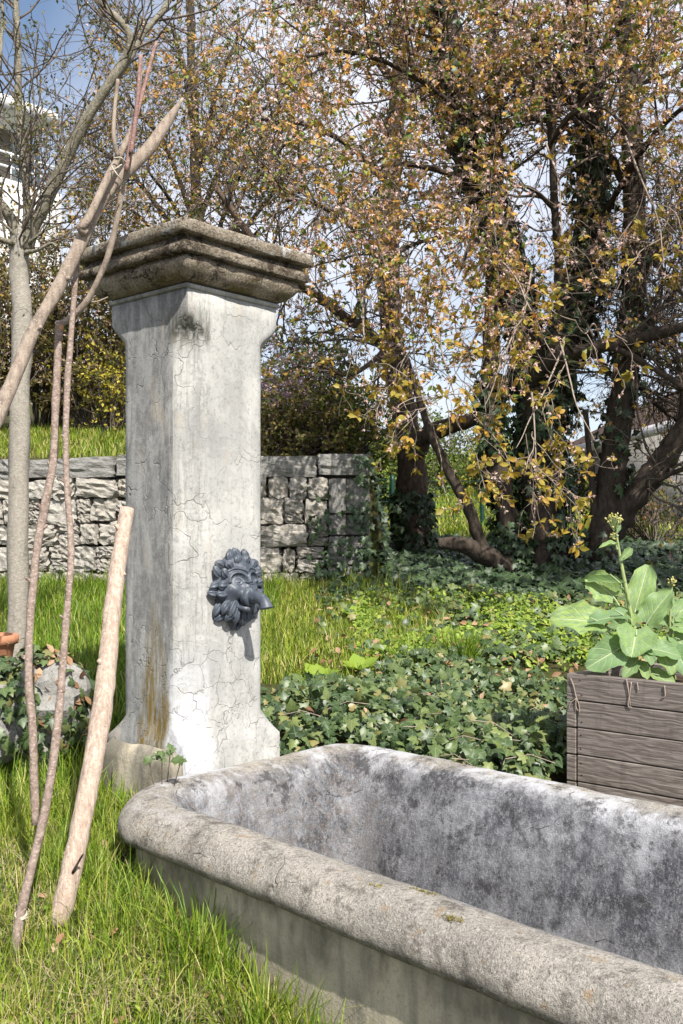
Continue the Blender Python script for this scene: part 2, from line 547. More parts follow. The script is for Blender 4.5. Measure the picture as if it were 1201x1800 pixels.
def trough_side():
    t = NT('trough_side_concrete')
    o = t.tc()
    big = t.noise(o, 3.5, 6, 0.62)
    fine = t.noise(o, 80, 4, 0.7)
    streak = t.noise(t.scale(o, (5, 5, 0.8)), 2.5, 4, 0.6)
    col = t.mix(t.mr(big, 0.35, 0.65), (0.52, 0.46, 0.35), (0.31, 0.28, 0.22))
    z = t.xyz(o)[2]
    stain = t.math('MULTIPLY', t.mr(t.math('ADD', z, t.math('MULTIPLY', big, 0.3)), 0.1, 0.24), t.mr(t.noise(t.scale(o, (1, 1, 0.5)), 6, 5, 0.7), 0.42, 0.6, 0, 0.7))
    col = t.mix(stain, col, (0.09, 0.082, 0.065))
    col = t.mix(t.mr(streak, 0.5, 0.68, 0, 0.6), col, (0.14, 0.135, 0.12))
    col = t.mix(t.mr(fine, 0.55, 0.72, 0, 0.5), col, (0.15, 0.14, 0.12))
    return t.done(col, 0.94, t.bump(t.math('ADD', fine, big), 0.7, 0.006), 0.12)


def wall_stone(dark=False):
    t = NT('coping_stone' if dark else 'rubble_stone')
    o = t.tc()
    rnd = t.n('ObjectInfo').outputs['Random']
    big = t.noise(o, 7, 6, 0.65)
    fine = t.noise(o, 45, 5, 0.75)
    a, b = ((0.43, 0.415, 0.39), (0.235, 0.23, 0.215)) if dark else ((0.68, 0.645, 0.585), (0.4, 0.375, 0.335))
    col = t.mix(t.mr(big, 0.35, 0.65), a, b)
    col = t.mix(t.mr(rnd, 0.0, 1.0, 0, 0.4), col, (0.42, 0.37, 0.30) if not dark else (0.3, 0.3, 0.28))
    col = t.mix(t.mr(fine, 0.46, 0.34, 0, 0.75), col, (0.09, 0.085, 0.08))
    col = t.mix(t.mr(t.noise(o, 5, 4, 0.6), 0.62, 0.7, 0, 0.7), col, (0.17, 0.13, 0.04))
    return t.done(col, 0.93, t.bump(t.math('ADD', big, t.math('MULTIPLY', fine, 0.5)), 1.0, 0.03), 0.12)


def bark(name, a, b, scale=(14, 14, 3), strength=0.6, spots=None):
    t = NT(name)
    o = t.tc()
    n1 = t.noise(t.scale(o, scale), 3, 6, 0.7)
    n2 = t.noise(o, 9, 4, 0.6)
    col = t.mix(t.mr(n1, 0.36, 0.64), a, b)
    col = t.mix(t.mr(n2, 0.55, 0.7, 0, 0.5), col, tuple(0.6 * q for q in b))
    if spots:
        sp = t.noise(t.scale(o, (40, 40, 70)), 2.0, 2, 0.5)
        col = t.mix(t.mr(sp, 0.57, 0.63), col, spots)
    return t.done(col, 0.9, t.bump(n1, strength, 0.012), 0.15)


def wood_board():
    t = NT('weathered_board')
    o = t.tc()
    rnd = t.n('ObjectInfo').outputs['Random']
    off = t.n('CombineXYZ', {0: t.math('MULTIPLY', rnd, 9.0), 1: 0.0, 2: t.math('MULTIPLY', rnd, 3.0)}).outputs[0]
    v = t.n('VectorMath', {0: o, 1: off}, operation='ADD').outputs[0]
    wob = t.noise(t.scale(v, (1.6, 1, 7)), 2.2, 3, 0.5)
    z = t.xyz(v)[2]
    g = t.math('ADD', t.math('MULTIPLY', z, 55.0), t.math('MULTIPLY', wob, 9.0))
    ring = t.math('SINE', t.math('MULTIPLY', g, 3.6), 0)
    fib = t.noise(t.scale(v, (3, 40, 130)), 1.5, 4, 0.65)
    col = t.mix(t.mr(ring, -1, 1), (0.25, 0.215, 0.19), (0.16, 0.133, 0.116))
    col = t.mix(t.mr(fib, 0.54, 0.72, 0, 0.6), col, (0.42, 0.38, 0.345))
    col = t.mix(t.mr(fib, 0.46, 0.33, 0, 0.7), col, (0.09, 0.075, 0.068))
    col = t.mix(t.mr(t.noise(v, 5, 4, 0.6), 0.5, 0.7, 0, 0.4), col, (0.17, 0.14, 0.12))
    kn = t.n('TexVoronoi', {'Vector': t.scale(v, (2.2, 0.4, 7.0)), 'Scale': 1.0}).outputs[0]
    knot = t.mr(kn, 0.10, 0.06)
    col = t.mix(t.math('MULTIPLY', knot, 0.8), col, (0.06, 0.045, 0.035))
    col = t.mix(t.mr(rnd, 0.0, 1.0, 0.0, 0.35), col, (0.13, 0.115, 0.105))
    stain = t.noise(t.scale(v, (6, 1, 1.5)), 1.7, 4, 0.65)
    col = t.mix(t.mr(stain, 0.55, 0.68, 0, 0.5), col, (0.085, 0.075, 0.068))
    h = t.math('ADD', t.math('MULTIPLY', ring, 0.25), fib)
    return t.done(col, 0.88, t.bump(h, 0.6, 0.004), 0.18)


def ivy_mat(name, stops, rough=0.36):
    t = NT(name)
    col = t.ramp(t.island(), stops)
    uv = t.tc('UV')
    x, y, _ = t.xyz(uv)
    ax = t.math('ABSOLUTE', x)
    d0 = t.mr(ax, 0.0, 0.035, 1, 0)
    d1 = t.mr(t.math('ABSOLUTE', t.math('SUBTRACT', t.math('MULTIPLY', ax, 0.55), t.math('SUBTRACT', y, 0.2))), 0, 0.035, 1, 0)
    v = t.math('MAXIMUM', d0, d1)
    col = t.mix(t.math('MULTIPLY', v, 0.35), col, (0.3, 0.36, 0.2))
    mott = t.noise(t.scale(uv, (1, 1, 1)), 3.0, 3)
    col = t.mix(t.mr(mott, 0.45, 0.7, 0, 0.3), col, (0.16, 0.2, 0.1))
    return t.done(col, rough + 0.08, spec=0.45, trans=0.12)


def kale_mat():
    t = NT('glaucous_leaf')
    uv = t.tc('UV')
    x, y, _ = t.xyz(uv)
    ax = t.math('ABSOLUTE', x)
    d0 = t.mr(ax, 0.02, 0.07, 1, 0)
    ph = t.math('MODULO', t.math('ADD', t.math('SUBTRACT', y, t.math('MULTIPLY', ax, 0.42)), 2.0), 0.17)
    d1 = t.mr(t.math('ABSOLUTE', t.math('SUBTRACT', ph, 0.085)), 0.0, 0.017, 1, 0)
    d1 = t.math('MULTIPLY', d1, t.mr(ax, 1.0, 0.1, 0.15, 1))
    v = t.math('MAXIMUM', d0, d1)
    mott = t.noise(uv, 5.0, 4, 0.6)
    isl = t.n('ObjectInfo').outputs['Random']
    base = t.mix(isl, (0.15, 0.26, 0.10), (0.29, 0.40, 0.10))
    col = t.mix(t.mr(mott, 0.4, 0.65), base, (0.15, 0.235, 0.13))
    col = t.mix(t.mr(t.noise(uv, 2.3, 5, 0.7), 0.6, 0.7, 0, 0.5), col, (0.45, 0.45, 0.12))
    col = t.mix(t.math('MULTIPLY', v, 0.72), col, (0.5, 0.58, 0.34))
    h = t.math('SUBTRACT', t.math('MULTIPLY', mott, 0.7), v)
    return t.done(col, 0.5, t.bump(h, 0.6, 0.005), 0.35, trans=0.25, trans_col=(0.3, 0.45, 0.08, 1))


def plain(name, col, rough=0.8, scale=8.0, var=0.35, spec=0.25, bump_=0.2, metallic=0.0):
    t = NT(name)
    o = t.tc()
    n1 = t.noise(o, scale, 5, 0.6)
    c = t.mix(t.mr(n1, 0.35, 0.65), col, tuple(q * (1 - var) for q in col))
    return t.done(c, rough, t.bump(n1, bump_, 0.01), spec, metallic)


M = {}
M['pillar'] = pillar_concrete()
M['cap'] = cap_stone()
M['rim'] = trough_stone()
M['inner'] = M['rim']
M['side'] = trough_side()
M['stone'] = wall_stone()
M['coping'] = wall_stone(True)
M['mortar'] = plain('old_mortar', (0.17, 0.16, 0.14), 0.95, 20, 0.5)
M['bark_pale'] = bark('smooth_grey_bark', (0.34, 0.31, 0.27), (0.22, 0.2, 0.165), (16, 16, 26), 0.3, (0.36, 0.335, 0.29))
M['bark_branch'] = bark('mossy_grey_bark', (0.25, 0.225, 0.18), (0.12, 0.11, 0.075), (16, 16, 9), 0.5, (0.3, 0.28, 0.22))
M['stick'] = bark('cut_stick_bark', (0.31, 0.245, 0.205), (0.16, 0.115, 0.095), (18, 18, 14), 0.5, (0.36, 0.29, 0.25))
M['stick_grey'] = bark('grey_stick_bark', (0.37, 0.305, 0.25), (0.2, 0.155, 0.125), (20, 20, 5), 0.6, (0.36, 0.3, 0.24))
M['stick_red'] = bark('red_shoot_bark', (0.30, 0.19, 0.165), (0.2, 0.12, 0.11), (20, 20, 12), 0.3, (0.4, 0.25, 0.22))
M['pole'] = bark('debarked_pole_wood', (0.60, 0.49, 0.40), (0.34, 0.25, 0.2), (30, 30, 2.6), 0.8, (0.40, 0.30, 0.24))
M['bark_dark'] = bark('rough_dark_bark', (0.085, 0.067, 0.052), (0.036, 0.029, 0.024), (11, 11, 3.5), 1.0)
M['bark_brown'] = bark('furrowed_brown_bark', (0.17, 0.125, 0.095), (0.06, 0.045, 0.035), (11, 11, 3.0), 1.0)
M['twig'] = bark('fine_twig_bark', (0.17, 0.14, 0.115), (0.09, 0.072, 0.06), (9, 9, 9), 0.1)
M['twig_pale'] = bark('pale_twig_bark', (0.36, 0.29, 0.24), (0.25, 0.2, 0.165), (9, 9, 9), 0.1)
M['board'] = wood_board()
M['soil'] = plain('dark_soil', (0.07, 0.05, 0.035), 1.0, 30, 0.5, 0.1, 0.8)
M['lion'] = None
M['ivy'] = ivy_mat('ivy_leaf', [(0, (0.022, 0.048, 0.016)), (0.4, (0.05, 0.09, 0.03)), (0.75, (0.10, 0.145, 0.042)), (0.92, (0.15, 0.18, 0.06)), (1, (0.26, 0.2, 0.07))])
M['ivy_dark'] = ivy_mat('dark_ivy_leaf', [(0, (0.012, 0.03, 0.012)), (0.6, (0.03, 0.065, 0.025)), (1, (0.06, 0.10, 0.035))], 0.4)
M['weed'] = leaf_mat('light_weed_leaf', [(0, (0.10, 0.18, 0.02)), (0.6, (0.23, 0.33, 0.04)), (1, (0.36, 0.43, 0.08))], 0.3)
M['grass'] = leaf_mat('grass_blade', [(0, (0.06, 0.12, 0.01)), (0.35, (0.17, 0.26, 0.02)), (0.7, (0.30, 0.37, 0.035)), (0.88, (0.42, 0.40, 0.09)), (1, (0.58, 0.48, 0.26))], 0.3, 0.5)
M['grass_lush'] = leaf_mat('lush_grass_blade', [(0, (0.05, 0.115, 0.01)), (0.45, (0.15, 0.255, 0.018)), (0.85, (0.26, 0.35, 0.035)), (1, (0.44, 0.40, 0.14))], 0.3, 0.45)
M['straw'] = leaf_mat('dry_straw', [(0, (0.3, 0.23, 0.12)), (1, (0.5, 0.42, 0.26))], 0.1, 0.8)
M['dead_leaf'] = leaf_mat('dead_leaf', [(0, (0.16, 0.085, 0.045)), (0.5, (0.3, 0.17, 0.09)), (1, (0.42, 0.3, 0.2))], 0.1, 0.8)
M['bronze'] = leaf_mat('bronze_young_leaf', [(0, (0.2, 0.19, 0.03)), (0.3, (0.38, 0.31, 0.06)), (0.6, (0.55, 0.30, 0.06)), (0.85, (0.6, 0.40, 0.12)), (1, (0.62, 0.25, 0.07))], 0.35)
M['blossom'] = leaf_mat('faded_pink_blossom', [(0, (0.5, 0.31, 0.25)), (0.5, (0.66, 0.46, 0.40)), (0.8, (0.72, 0.56, 0.52)), (1, (0.78, 0.66, 0.64))], 0.3, 0.7)
M['gold'] = leaf_mat('golden_leaf', [(0, (0.24, 0.21, 0.03)), (0.6, (0.40, 0.31, 0.05)), (1, (0.46, 0.26, 0.05))], 0.35)
M['olive'] = leaf_mat('olive_leaf', [(0, (0.05, 0.065, 0.014)), (0.6, (0.12, 0.125, 0.025)), (1, (0.22, 0.19, 0.05))], 0.3)
M['dark_leaf'] = leaf_mat('dark_green_leaf', [(0, (0.02, 0.035, 0.01)), (0.7, (0.05, 0.075, 0.018)), (1, (0.10, 0.11, 0.025))], 0.25)
M['fresh'] = leaf_mat('fresh_green_leaf', [(0, (0.07, 0.13, 0.02)), (0.6, (0.16, 0.22, 0.035)), (1, (0.30, 0.33, 0.07))], 0.35)
M['brownish'] = leaf_mat('brown_olive_leaf', [(0, (0.10, 0.08, 0.025)), (0.45, (0.2, 0.15, 0.045)), (0.8, (0.27, 0.2, 0.08)), (1, (0.4, 0.3, 0.19))], 0.3)
M['yellow'] = leaf_mat('yellow_blossom', [(0, (0.35, 0.30, 0.03)), (1, (0.6, 0.5, 0.06))], 0.3)
M['pink'] = leaf_mat('pink_blossom', [(0, (0.45, 0.3, 0.36)), (1, (0.68, 0.54, 0.62))], 0.3)
M['kale'] = kale_mat()
M['kale_stem'] = plain('pale_green_stem', (0.30, 0.36, 0.15), 0.55, 30, 0.25, 0.35)
M['bud'] = leaf_mat('yellow_green_bud', [(0, (0.35, 0.36, 0.10)), (0.6, (0.55, 0.5, 0.16)), (1, (0.72, 0.66, 0.3))], 0.2)
M['terracotta'] = plain('terracotta', (0.5, 0.23, 0.13), 0.8, 14, 0.35)
M['string'] = plain('pale_twine', (0.5, 0.45, 0.36), 0.9, 60, 0.3)
M['green_post'] = plain('green_painted_steel', (0.010, 0.055, 0.042), 0.4, 12, 0.3, 0.4)
M['plaster'] = plain('grey_plaster', (0.52, 0.5, 0.48), 0.9, 4, 0.3)
M['white'] = plain('white_render', (0.75, 0.75, 0.73), 0.8, 1.5, 0.1)
M['taupe'] = plain('taupe_panel', (0.24, 0.21, 0.17), 0.8, 2, 0.15)
M['rail'] = plain('white_painted_steel', (0.8, 0.81, 0.82), 0.4, 8, 0.05, 0.4)
M['glass'] = plain('window_glass', (0.22, 0.3, 0.36), 0.12, 1, 0.2, 0.6, 0.0)
M['tile'] = plain('red_roof_tile', (0.10, 0.065, 0.052), 0.85, 18, 0.4)
M['fascia'] = plain('pale_painted_fascia', (0.62, 0.6, 0.62), 0.6, 6, 0.2)


def lion_mat():
    t = NT('dark_blue_grey_cast_metal')
    o = t.tc()
    n1 = t.noise(o, 18, 5, 0.65)
    n2 = t.noise(o, 70, 3, 0.6)
    col = t.mix(t.mr(n1, 0.35, 0.7), (0.04, 0.05, 0.067), (0.08, 0.096, 0.12))
    col = t.mix(t.mr(n2, 0.56, 0.7, 0, 0.5), col, (0.17, 0.18, 0.2))
    col = t.mix(t.mr(t.noise(o, 30, 5, 0.75), 0.6, 0.7, 0, 0.55), col, (0.13, 0.095, 0.07))
    col = t.mix(t.mr(t.noise(o, 12, 5, 0.7), 0.58, 0.68, 0, 0.4), col, (0.2, 0.215, 0.225))
    return t.done(col, 0.48, t.bump(n2, 0.15, 0.003), 0.45)


M['lion'] = lion_mat()


def ground_mat(name, a, b, c):
    t = NT(name)
    o = t.tc()
    n1 = t.noise(o, 2.2, 6, 0.6)
    n2 = t.noise(o, 26, 5, 0.7)
    col = t.mix(t.mr(n1, 0.4, 0.62), a, b)
    col = t.mix(t.mr(n2, 0.42, 0.62), col, c)
    return t.done(col, 1.0, t.bump(n2, 0.9, 0.03), 0.08)


M['ground'] = ground_mat('turf_and_soil', (0.06, 0.085, 0.018), (0.085, 0.07, 0.035), (0.045, 0.04, 0.02))

# ------------------------------------------------------------------ the ground
GY = [-30, 0, 2.5, 4.5, 6, 8, 9.5, 11, 13, 16, 20, 30, 60, 400]
GZ = [-2.0, -0.45, -0.19, 0.05, 0.29, 0.62, 0.86, 1.02, 1.17, 1.42, 1.95, 3.1, 5.0, 16.0]
BY = [0, 0.22, 4.5, 10, 30, 400]
BZ = [0, 1.14, 1.62, 1.95, 3.2, 6]


def wall_y(X):
    return np.interp(X, [-5, -1.42, 0.25], [10.35, 9.45, 9.6])


def gz(X, Y, rough=True):
    X, Y = np.broadcast_arrays(np.asarray(X, float), np.asarray(Y, float))
    z = np.interp(Y, GY, GZ) - 0.15 * np.clip((X + 0.75) / 0.6, 0, 1) * np.clip((4.4 - Y) / 1.4, 0, 1)
    s = np.clip((X - 0.22) / 0.3, 0, 1)
    s = 1 - s * s * (3 - 2 * s)
    z = z + s * np.interp(Y - wall_y(X) - 0.02, BY, BZ) * (Y > wall_y(X) + 0.02)
    if rough:
        p = np.stack([X.ravel(), Y.ravel(), np.zeros(X.size)], 1)
        z = z + 0.03 * vnoise(p, 1.7, 21, 2).reshape(X.shape)
    return z


TH = 0.723
TU0, TU1, TW, TC = 0.235, 3.75, 0.80, 0.01
PX0, PD = -0.695, 4.839
UV_U = np.array([math.cos(TH), -math.sin(TH)])
UV_V = np.array([math.sin(TH), math.cos(TH)])


def loc_uv(X, Y):
    d0, d1 = np.asarray(X) - PX0, np.asarray(Y) - PD
    return d0 * UV_U[0] + d1 * UV_U[1], d0 * UV_V[0] + d1 * UV_V[1]


def from_uv(u, v, z=0.0):
    return np.array([PX0 + u * UV_U[0] + v * UV_V[0], PD + u * UV_U[1] + v * UV_V[1], z])


xs = np.concatenate([[-300, -120, -60, -30, -16, -10, -7], np.arange(-5, 5.01, 0.09), [7, 10, 16, 30, 60, 120, 300]])
ys = np.concatenate([[-30, -15, -6, -2, 0, 1.2, 2], np.arange(2.3, 9.4, 0.09), [9.46, 9.55, 9.62, 9.84, 10.0], np.arange(10.2, 17, 0.3), [18, 20, 23, 27, 32, 40, 60, 100, 200, 400]])
GXm, GYm = np.meshgrid(xs, ys)
wgt = np.clip(1 - np.abs(GYm - 9.7) / 1.5, 0, 1)
GYm = GYm + (wall_y(GXm) - 9.6) * wgt
GZm = gz(GXm, GYm)
Vg = np.stack([GXm, GYm, GZm], -1).reshape(-1, 3)
ny, nx = GXm.shape
ii = (np.arange(ny - 1)[:, None] * nx + np.arange(nx - 1)[None]).ravel()
Qg = np.stack([ii, ii + 1, ii + nx + 1, ii + nx], -1)
cc = Vg[Qg].mean(1)
cu, cv = loc_uv(cc[:, 0], cc[:, 1])
Qg = Qg[~((cu > 0.42) & (cu < 3.45) & (np.abs(cv + 0.1 * (cu - 0.27) - TC) < 0.60))]       # the trough is sunk in here
tag(fast('ground', Vg, Qg, M['ground'], None, True), 'sloping garden ground under the grass and ivy', None, None, 'structure')

# ------------------------------------------------------------------ the stone pillar
RZ = -TH
pillar = thing('fountain_pillar', 'weathered square concrete fountain pillar with moulded cap standing at the trough end', 'pillar', (PX0, PD, 0), RZ)


def square_rings(prof, seg=14, jitter=0.0, seed=1):
    """prof: list of (half, chamfer, z): rings of a square with chamfered corners, subdivided along the sides"""
    rings = []
    for h, c, z in prof:
        c = max(c, 0.0015)
        cs = [(h, -h + c), (h, h - c), (h - c, h), (-h + c, h), (-h, h - c), (-h, -h + c), (-h + c, -h), (h - c, -h)]
        ring = []
        for i in range(8):
            a, b = np.array(cs[i]), np.array(cs[(i + 1) % 8])
            m = seg if i % 2 == 0 else 4
            for k in range(m):
                q = a + (b - a) * k / m
                ring.append((q[0], q[1], z))
        rings.append(ring)
    V = np.array(rings)
    n, k, _ = V.shape
    V = V.reshape(-1, 3)
    i = np.arange(n - 1)[:, None] * k
    s = np.arange(k)[None]
    Q = np.stack([i + s, i + (s + 1) % k, i + k + (s + 1) % k, i + k + s], -1).reshape(-1, 4)
    if jitter:
        rad = V * np.array([1, 1, 0])
        q_ = vnoise(V, 12, seed, 3) + (1.2 * np.minimum(vnoise(V, 7, seed + 2, 3) + 0.12, 0) if jitter > 0.006 else 0)
        V = V + norm(rad) * (jitter * q_)[:, None]
        V[:, 2] += jitter * 0.6 * vnoise(V + 7, 9, seed + 3, 2)
    # close top and bottom
    t0, t1 = list(range(k)), list(range((n - 1) * k, n * k))
    return V, Q, t0, t1


def ring_obj(name, prof, mat, parent, seg=14, jitter=0.0, seed=1, smooth=False):
    V, Q, t0, t1 = square_rings(prof, seg, jitter, seed)
    return fast(name, V, [Q, np.array([t0[::-1]]), np.array([t1])], mat, parent, smooth)


A0 = 0.273
zs = np.linspace(2.20, 2.316, 9)
top_stop = [(A0, 0.107 * (1 - math.sin((z - 2.20) / 0.116 * math.pi / 2) ** 1.6), z) for z in zs]
zb = np.linspace(0.385, 0.485, 8)
bot_stop = [(A0 + 0.012 * (1 - (z - 0.385) / 0.1) ** 2, 0.107 * ((z - 0.385) / 0.1) ** 0.85, z) for z in zb]
shaft_prof = [(A0 + 0.013, 0.002, -0.2), (A0 + 0.013, 0.002, 0.2), (A0 + 0.0125, 0.002, 0.36)] + bot_stop + [(A0, 0.107, z) for z in np.linspace(0.5, 2.19, 30)] + top_stop + [(A0, 0.0, 2.395)]
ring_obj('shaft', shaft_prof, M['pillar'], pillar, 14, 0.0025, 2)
plinth = ring_obj('plinth', [(0.281, 0.006, -0.25), (0.281, 0.006, 0.1), (0.281, 0.010, 0.29), (0.279, 0.016, 0.315), (0.270, 0.02, 0.34), (0.25, 0.02, 0.372)], M['side'], pillar, 14, 0.009, 5)
plinth.location = (-0.022, -0.034, 0)
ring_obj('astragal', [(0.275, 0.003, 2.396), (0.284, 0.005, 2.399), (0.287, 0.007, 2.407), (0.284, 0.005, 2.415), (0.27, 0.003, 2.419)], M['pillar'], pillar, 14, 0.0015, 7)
mould = [(0.277, 0.004, 2.42), (0.303, 0.006, 2.426), (0.325, 0.01, 2.438), (0.343, 0.012, 2.455), (0.355, 0.013, 2.476), (0.359, 0.013, 2.492), (0.355, 0.012, 2.504), (0.348, 0.01, 2.510), (0.350, 0.008, 2.516)]
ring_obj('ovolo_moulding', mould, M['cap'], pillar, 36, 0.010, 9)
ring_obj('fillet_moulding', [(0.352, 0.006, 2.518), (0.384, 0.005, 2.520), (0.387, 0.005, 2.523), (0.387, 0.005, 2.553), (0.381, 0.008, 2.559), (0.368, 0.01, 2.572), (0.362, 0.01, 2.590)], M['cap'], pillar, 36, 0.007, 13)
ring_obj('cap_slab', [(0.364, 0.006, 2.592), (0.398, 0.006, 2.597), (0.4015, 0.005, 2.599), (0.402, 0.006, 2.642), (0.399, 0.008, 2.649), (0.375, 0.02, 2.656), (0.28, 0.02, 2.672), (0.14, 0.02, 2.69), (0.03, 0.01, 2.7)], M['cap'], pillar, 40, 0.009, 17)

# lion mask: relief on the face u = A0
lion = bpy.data.objects.new('lion_mask', None)
link(lion, pillar)
lion.location = (A0, 0.0, 1.088)
lion['label'] = 'dark blue grey cast lion face with curly mane and a water spout in its mouth'


def relief(a, b):
    """height of the lion's face over the wall at (a right, b up)"""
    g = lambda ca, cb, sa, sb, h: h * np.exp(-((np.abs(a) - ca) / sa) ** 2 - ((b - cb) / sb) ** 2)
    rr = np.sqrt((a / 0.125) ** 2 + ((b) / 0.145) ** 2)
    h = 0.062 * np.clip(1 - rr ** 2.4, 0, 1) ** 0.5
    h += g(0, 0.01, 0.021, 0.055, 0.026)                 # nose bridge
    h += g(0.0, -0.022, 0.026, 0.018, 0.030)             # nose tip
    h += g(0.026, -0.036, 0.026, 0.024, 0.028)           # muzzle pads
    h += g(0.060, -0.012, 0.026, 0.026, 0.018)           # cheeks
    h += g(0.0, -0.088, 0.026, 0.02, 0.022)              # chin
    h -= g(0.0, -0.062, 0.032, 0.012, 0.026)             # open mouth
    arch = np.sqrt(((np.abs(a) - 0.045) / 0.040) ** 2 + ((b - 0.030) / 0.034) ** 2)
    h += 0.015 * np.exp(-((arch - 1) / 0.17) ** 2) * (b > 0.018)       # brow ridge
    h += 0.010 * np.exp(-((arch - 1.55) / 0.16) ** 2) * (b > 0.035)    # second fold
    h -= g(0.041, 0.026, 0.026, 0.015, 0.012)            # eye socket
    h += g(0.041, 0.024, 0.013, 0.009, 0.021)
    h += 0.006 * np.exp(-((np.sqrt(((np.abs(a) - 0.041) / 0.02) ** 2 + ((b - 0.024) / 0.014) ** 2) - 1) / 0.22) ** 2)           # eyeball
    h -= g(0.041, 0.027, 0.004, 0.003, 0.006)            # pupil
    h += g(0, 0.085, 0.03, 0.03, 0.012)                  # forehead
    return h


nr_, na_ = 64, 140
rr, aa = np.meshgrid(np.linspace(0.01, 1, nr_), np.arange(na_) * 2 * math.pi / na_, indexing='ij')
fa, fb = rr * 0.128 * np.cos(aa), rr * 0.148 * np.sin(aa)
fh = relief(fa, fb) + 0.012
fh[-1] = -0.004
Vf = np.stack([fh, fa, fb], -1).reshape(-1, 3)
i = np.arange(nr_ - 1)[:, None] * na_
s = np.arange(na_)[None]
Qf = np.stack([i + s, i + na_ + s, i + na_ + (s + 1) % na_, i + (s + 1) % na_], -1).reshape(-1, 4)
fast('face', Vf, [Qf, np.array([list(range(na_))[::-1]])], M['lion'], lion, True)


def lock_mesh(L, Wd, Hh, curl, seed):
    """one lock of the mane: a ridged tapering tongue lying outwards and curling sideways"""
    nt, nc = 14, 24
    t = np.linspace(0, 1, nt)[:, None]
    c = (np.arange(nc) * 2 * math.pi / nc)[None]
    prof = np.where(t < 0.62, 0.62 + 0.38 * np.sin(t / 0.62 * math.pi / 2), np.clip(1 - ((t - 0.62) / 0.39) ** 2, 0, 1) ** 0.85)
    groove = 1 + 0.20 * np.cos(6 * c + 0.7 + 1.5 * t)
    x = curl * L * t ** 2 + Wd * prof * np.cos(c) * groove
    y = L * t + 0 * c
    z = Hh * prof * np.sin(c) * groove + 0.35 * Hh * np.sin(t * math.pi) + Hh * 0.75 * t ** 2
    V = np.stack([x, y, z], -1).reshape(-1, 3)
    i = np.arange(nt - 1)[:, None] * nc
    s = np.arange(nc)[None]
    Q = np.stack([i + s, i + nc + s, i + nc + (s + 1) % nc, i + (s + 1) % nc], -1).reshape(-1, 4)
    return V, [Q, np.array([list(range(nc))]), np.array([list(range((nt - 1) * nc, nt * nc))[::-1]])]


def put_lock(ang, r0, L, Wd, Hh, curl, base_h, seed):
    V, fs = lock_mesh(L, Wd, Hh, curl, seed)
    d = np.array([0, math.cos(ang), math.sin(ang)])
    sx = np.array([0, math.sin(ang), -math.cos(ang)])
    out = np.array([1.0, 0, 0])
    W_ = V[:, :1] * sx + V[:, 1:2] * (d * 0.95 - out * 0.30) + V[:, 2:] * (out * 0.95 + d * 0.3)
    W_ = W_ + out * base_h + d * r0 * (1.0 + 0.13 * abs(math.sin(ang)))
    fast('mane_lock', W_, fs, M['lion'], lion, True)


for k in range(17):                                       # outer ring
    a = math.radians(90 + k * 360 / 17)
    low = max(0.0, -math.sin(a))
    put_lock(a, 0.098, 0.064 + 0.03 * low, 0.0205, 0.0135, 0.30 * (1 if k % 2 else -1), 0.028, k)
for k in range(15):                                       # inner ring, swept to the back
    a = math.radians(102 + k * 360 / 15)
    low = max(0.0, -math.sin(a))
    put_lock(a, 0.086 + 0.004 * low, 0.046 + 0.03 * low, 0.020, 0.015, 0.22 * (-1 if k % 2 else 1), 0.05, k + 3)
for k, (a0, r0, L) in enumerate(((-90, 0.074, 0.1), (-72, 0.07, 0.095), (-108, 0.07, 0.095), (-55, 0.066, 0.085), (-125, 0.066, 0.085))):   # beard
    put_lock(math.radians(a0), r0, L, 0.02, 0.018, 0.2 * (1 if k % 2 else -1), 0.06, k)

# spout: collar, pipe with a turned-down end
col_p = np.array([[0.06, 0, -0.045], [0.085, 0, -0.045], [0.09, 0, -0.045], [0.105, 0, -0.045], [0.11, 0, -0.045]])
spout = bpy.data.objects.new('spout', None)
limb('spout', [[0.05, 0, -0.042], [0.10, 0, -0.046], [0.15, 0, -0.047], [0.184, 0, -0.054], [0.205, 0, -0.072], [0.212, 0, -0.094]],
     [0.030, 0.029, 0.028, 0.026, 0.026, 0.031], None, M['lion'], lion, 22, 18, rn=0.0)
bpy.data.objects.remove(spout)
limb('spout_collar', [[0.078, 0, -0.044], [0.084, 0, -0.0445], [0.1, 0, -0.046], [0.118, 0, -0.047], [0.124, 0, -0.0475]], [0.033, 0.042, 0.045, 0.042, 0.030], None, M['lion'], lion, 12, 20, rn=0.0)
limb('lower_lip', [[0.055, -0.04, -0.088], [0.095, -0.02, -0.098], [0.102, 0, -0.1], [0.095, 0.02, -0.098], [0.055, 0.04, -0.088]], [0.008, 0.014, 0.015, 0.014, 0.008], None, M['lion'], lion, 14, 10, rn=0.0)

# ------------------------------------------------------------------ the stone trough
trough = thing('stone_trough', 'long rounded concrete water trough with thick worn rim running out from the pillar', 'trough', (PX0, PD, 0), RZ)


SHEAR = -0.1


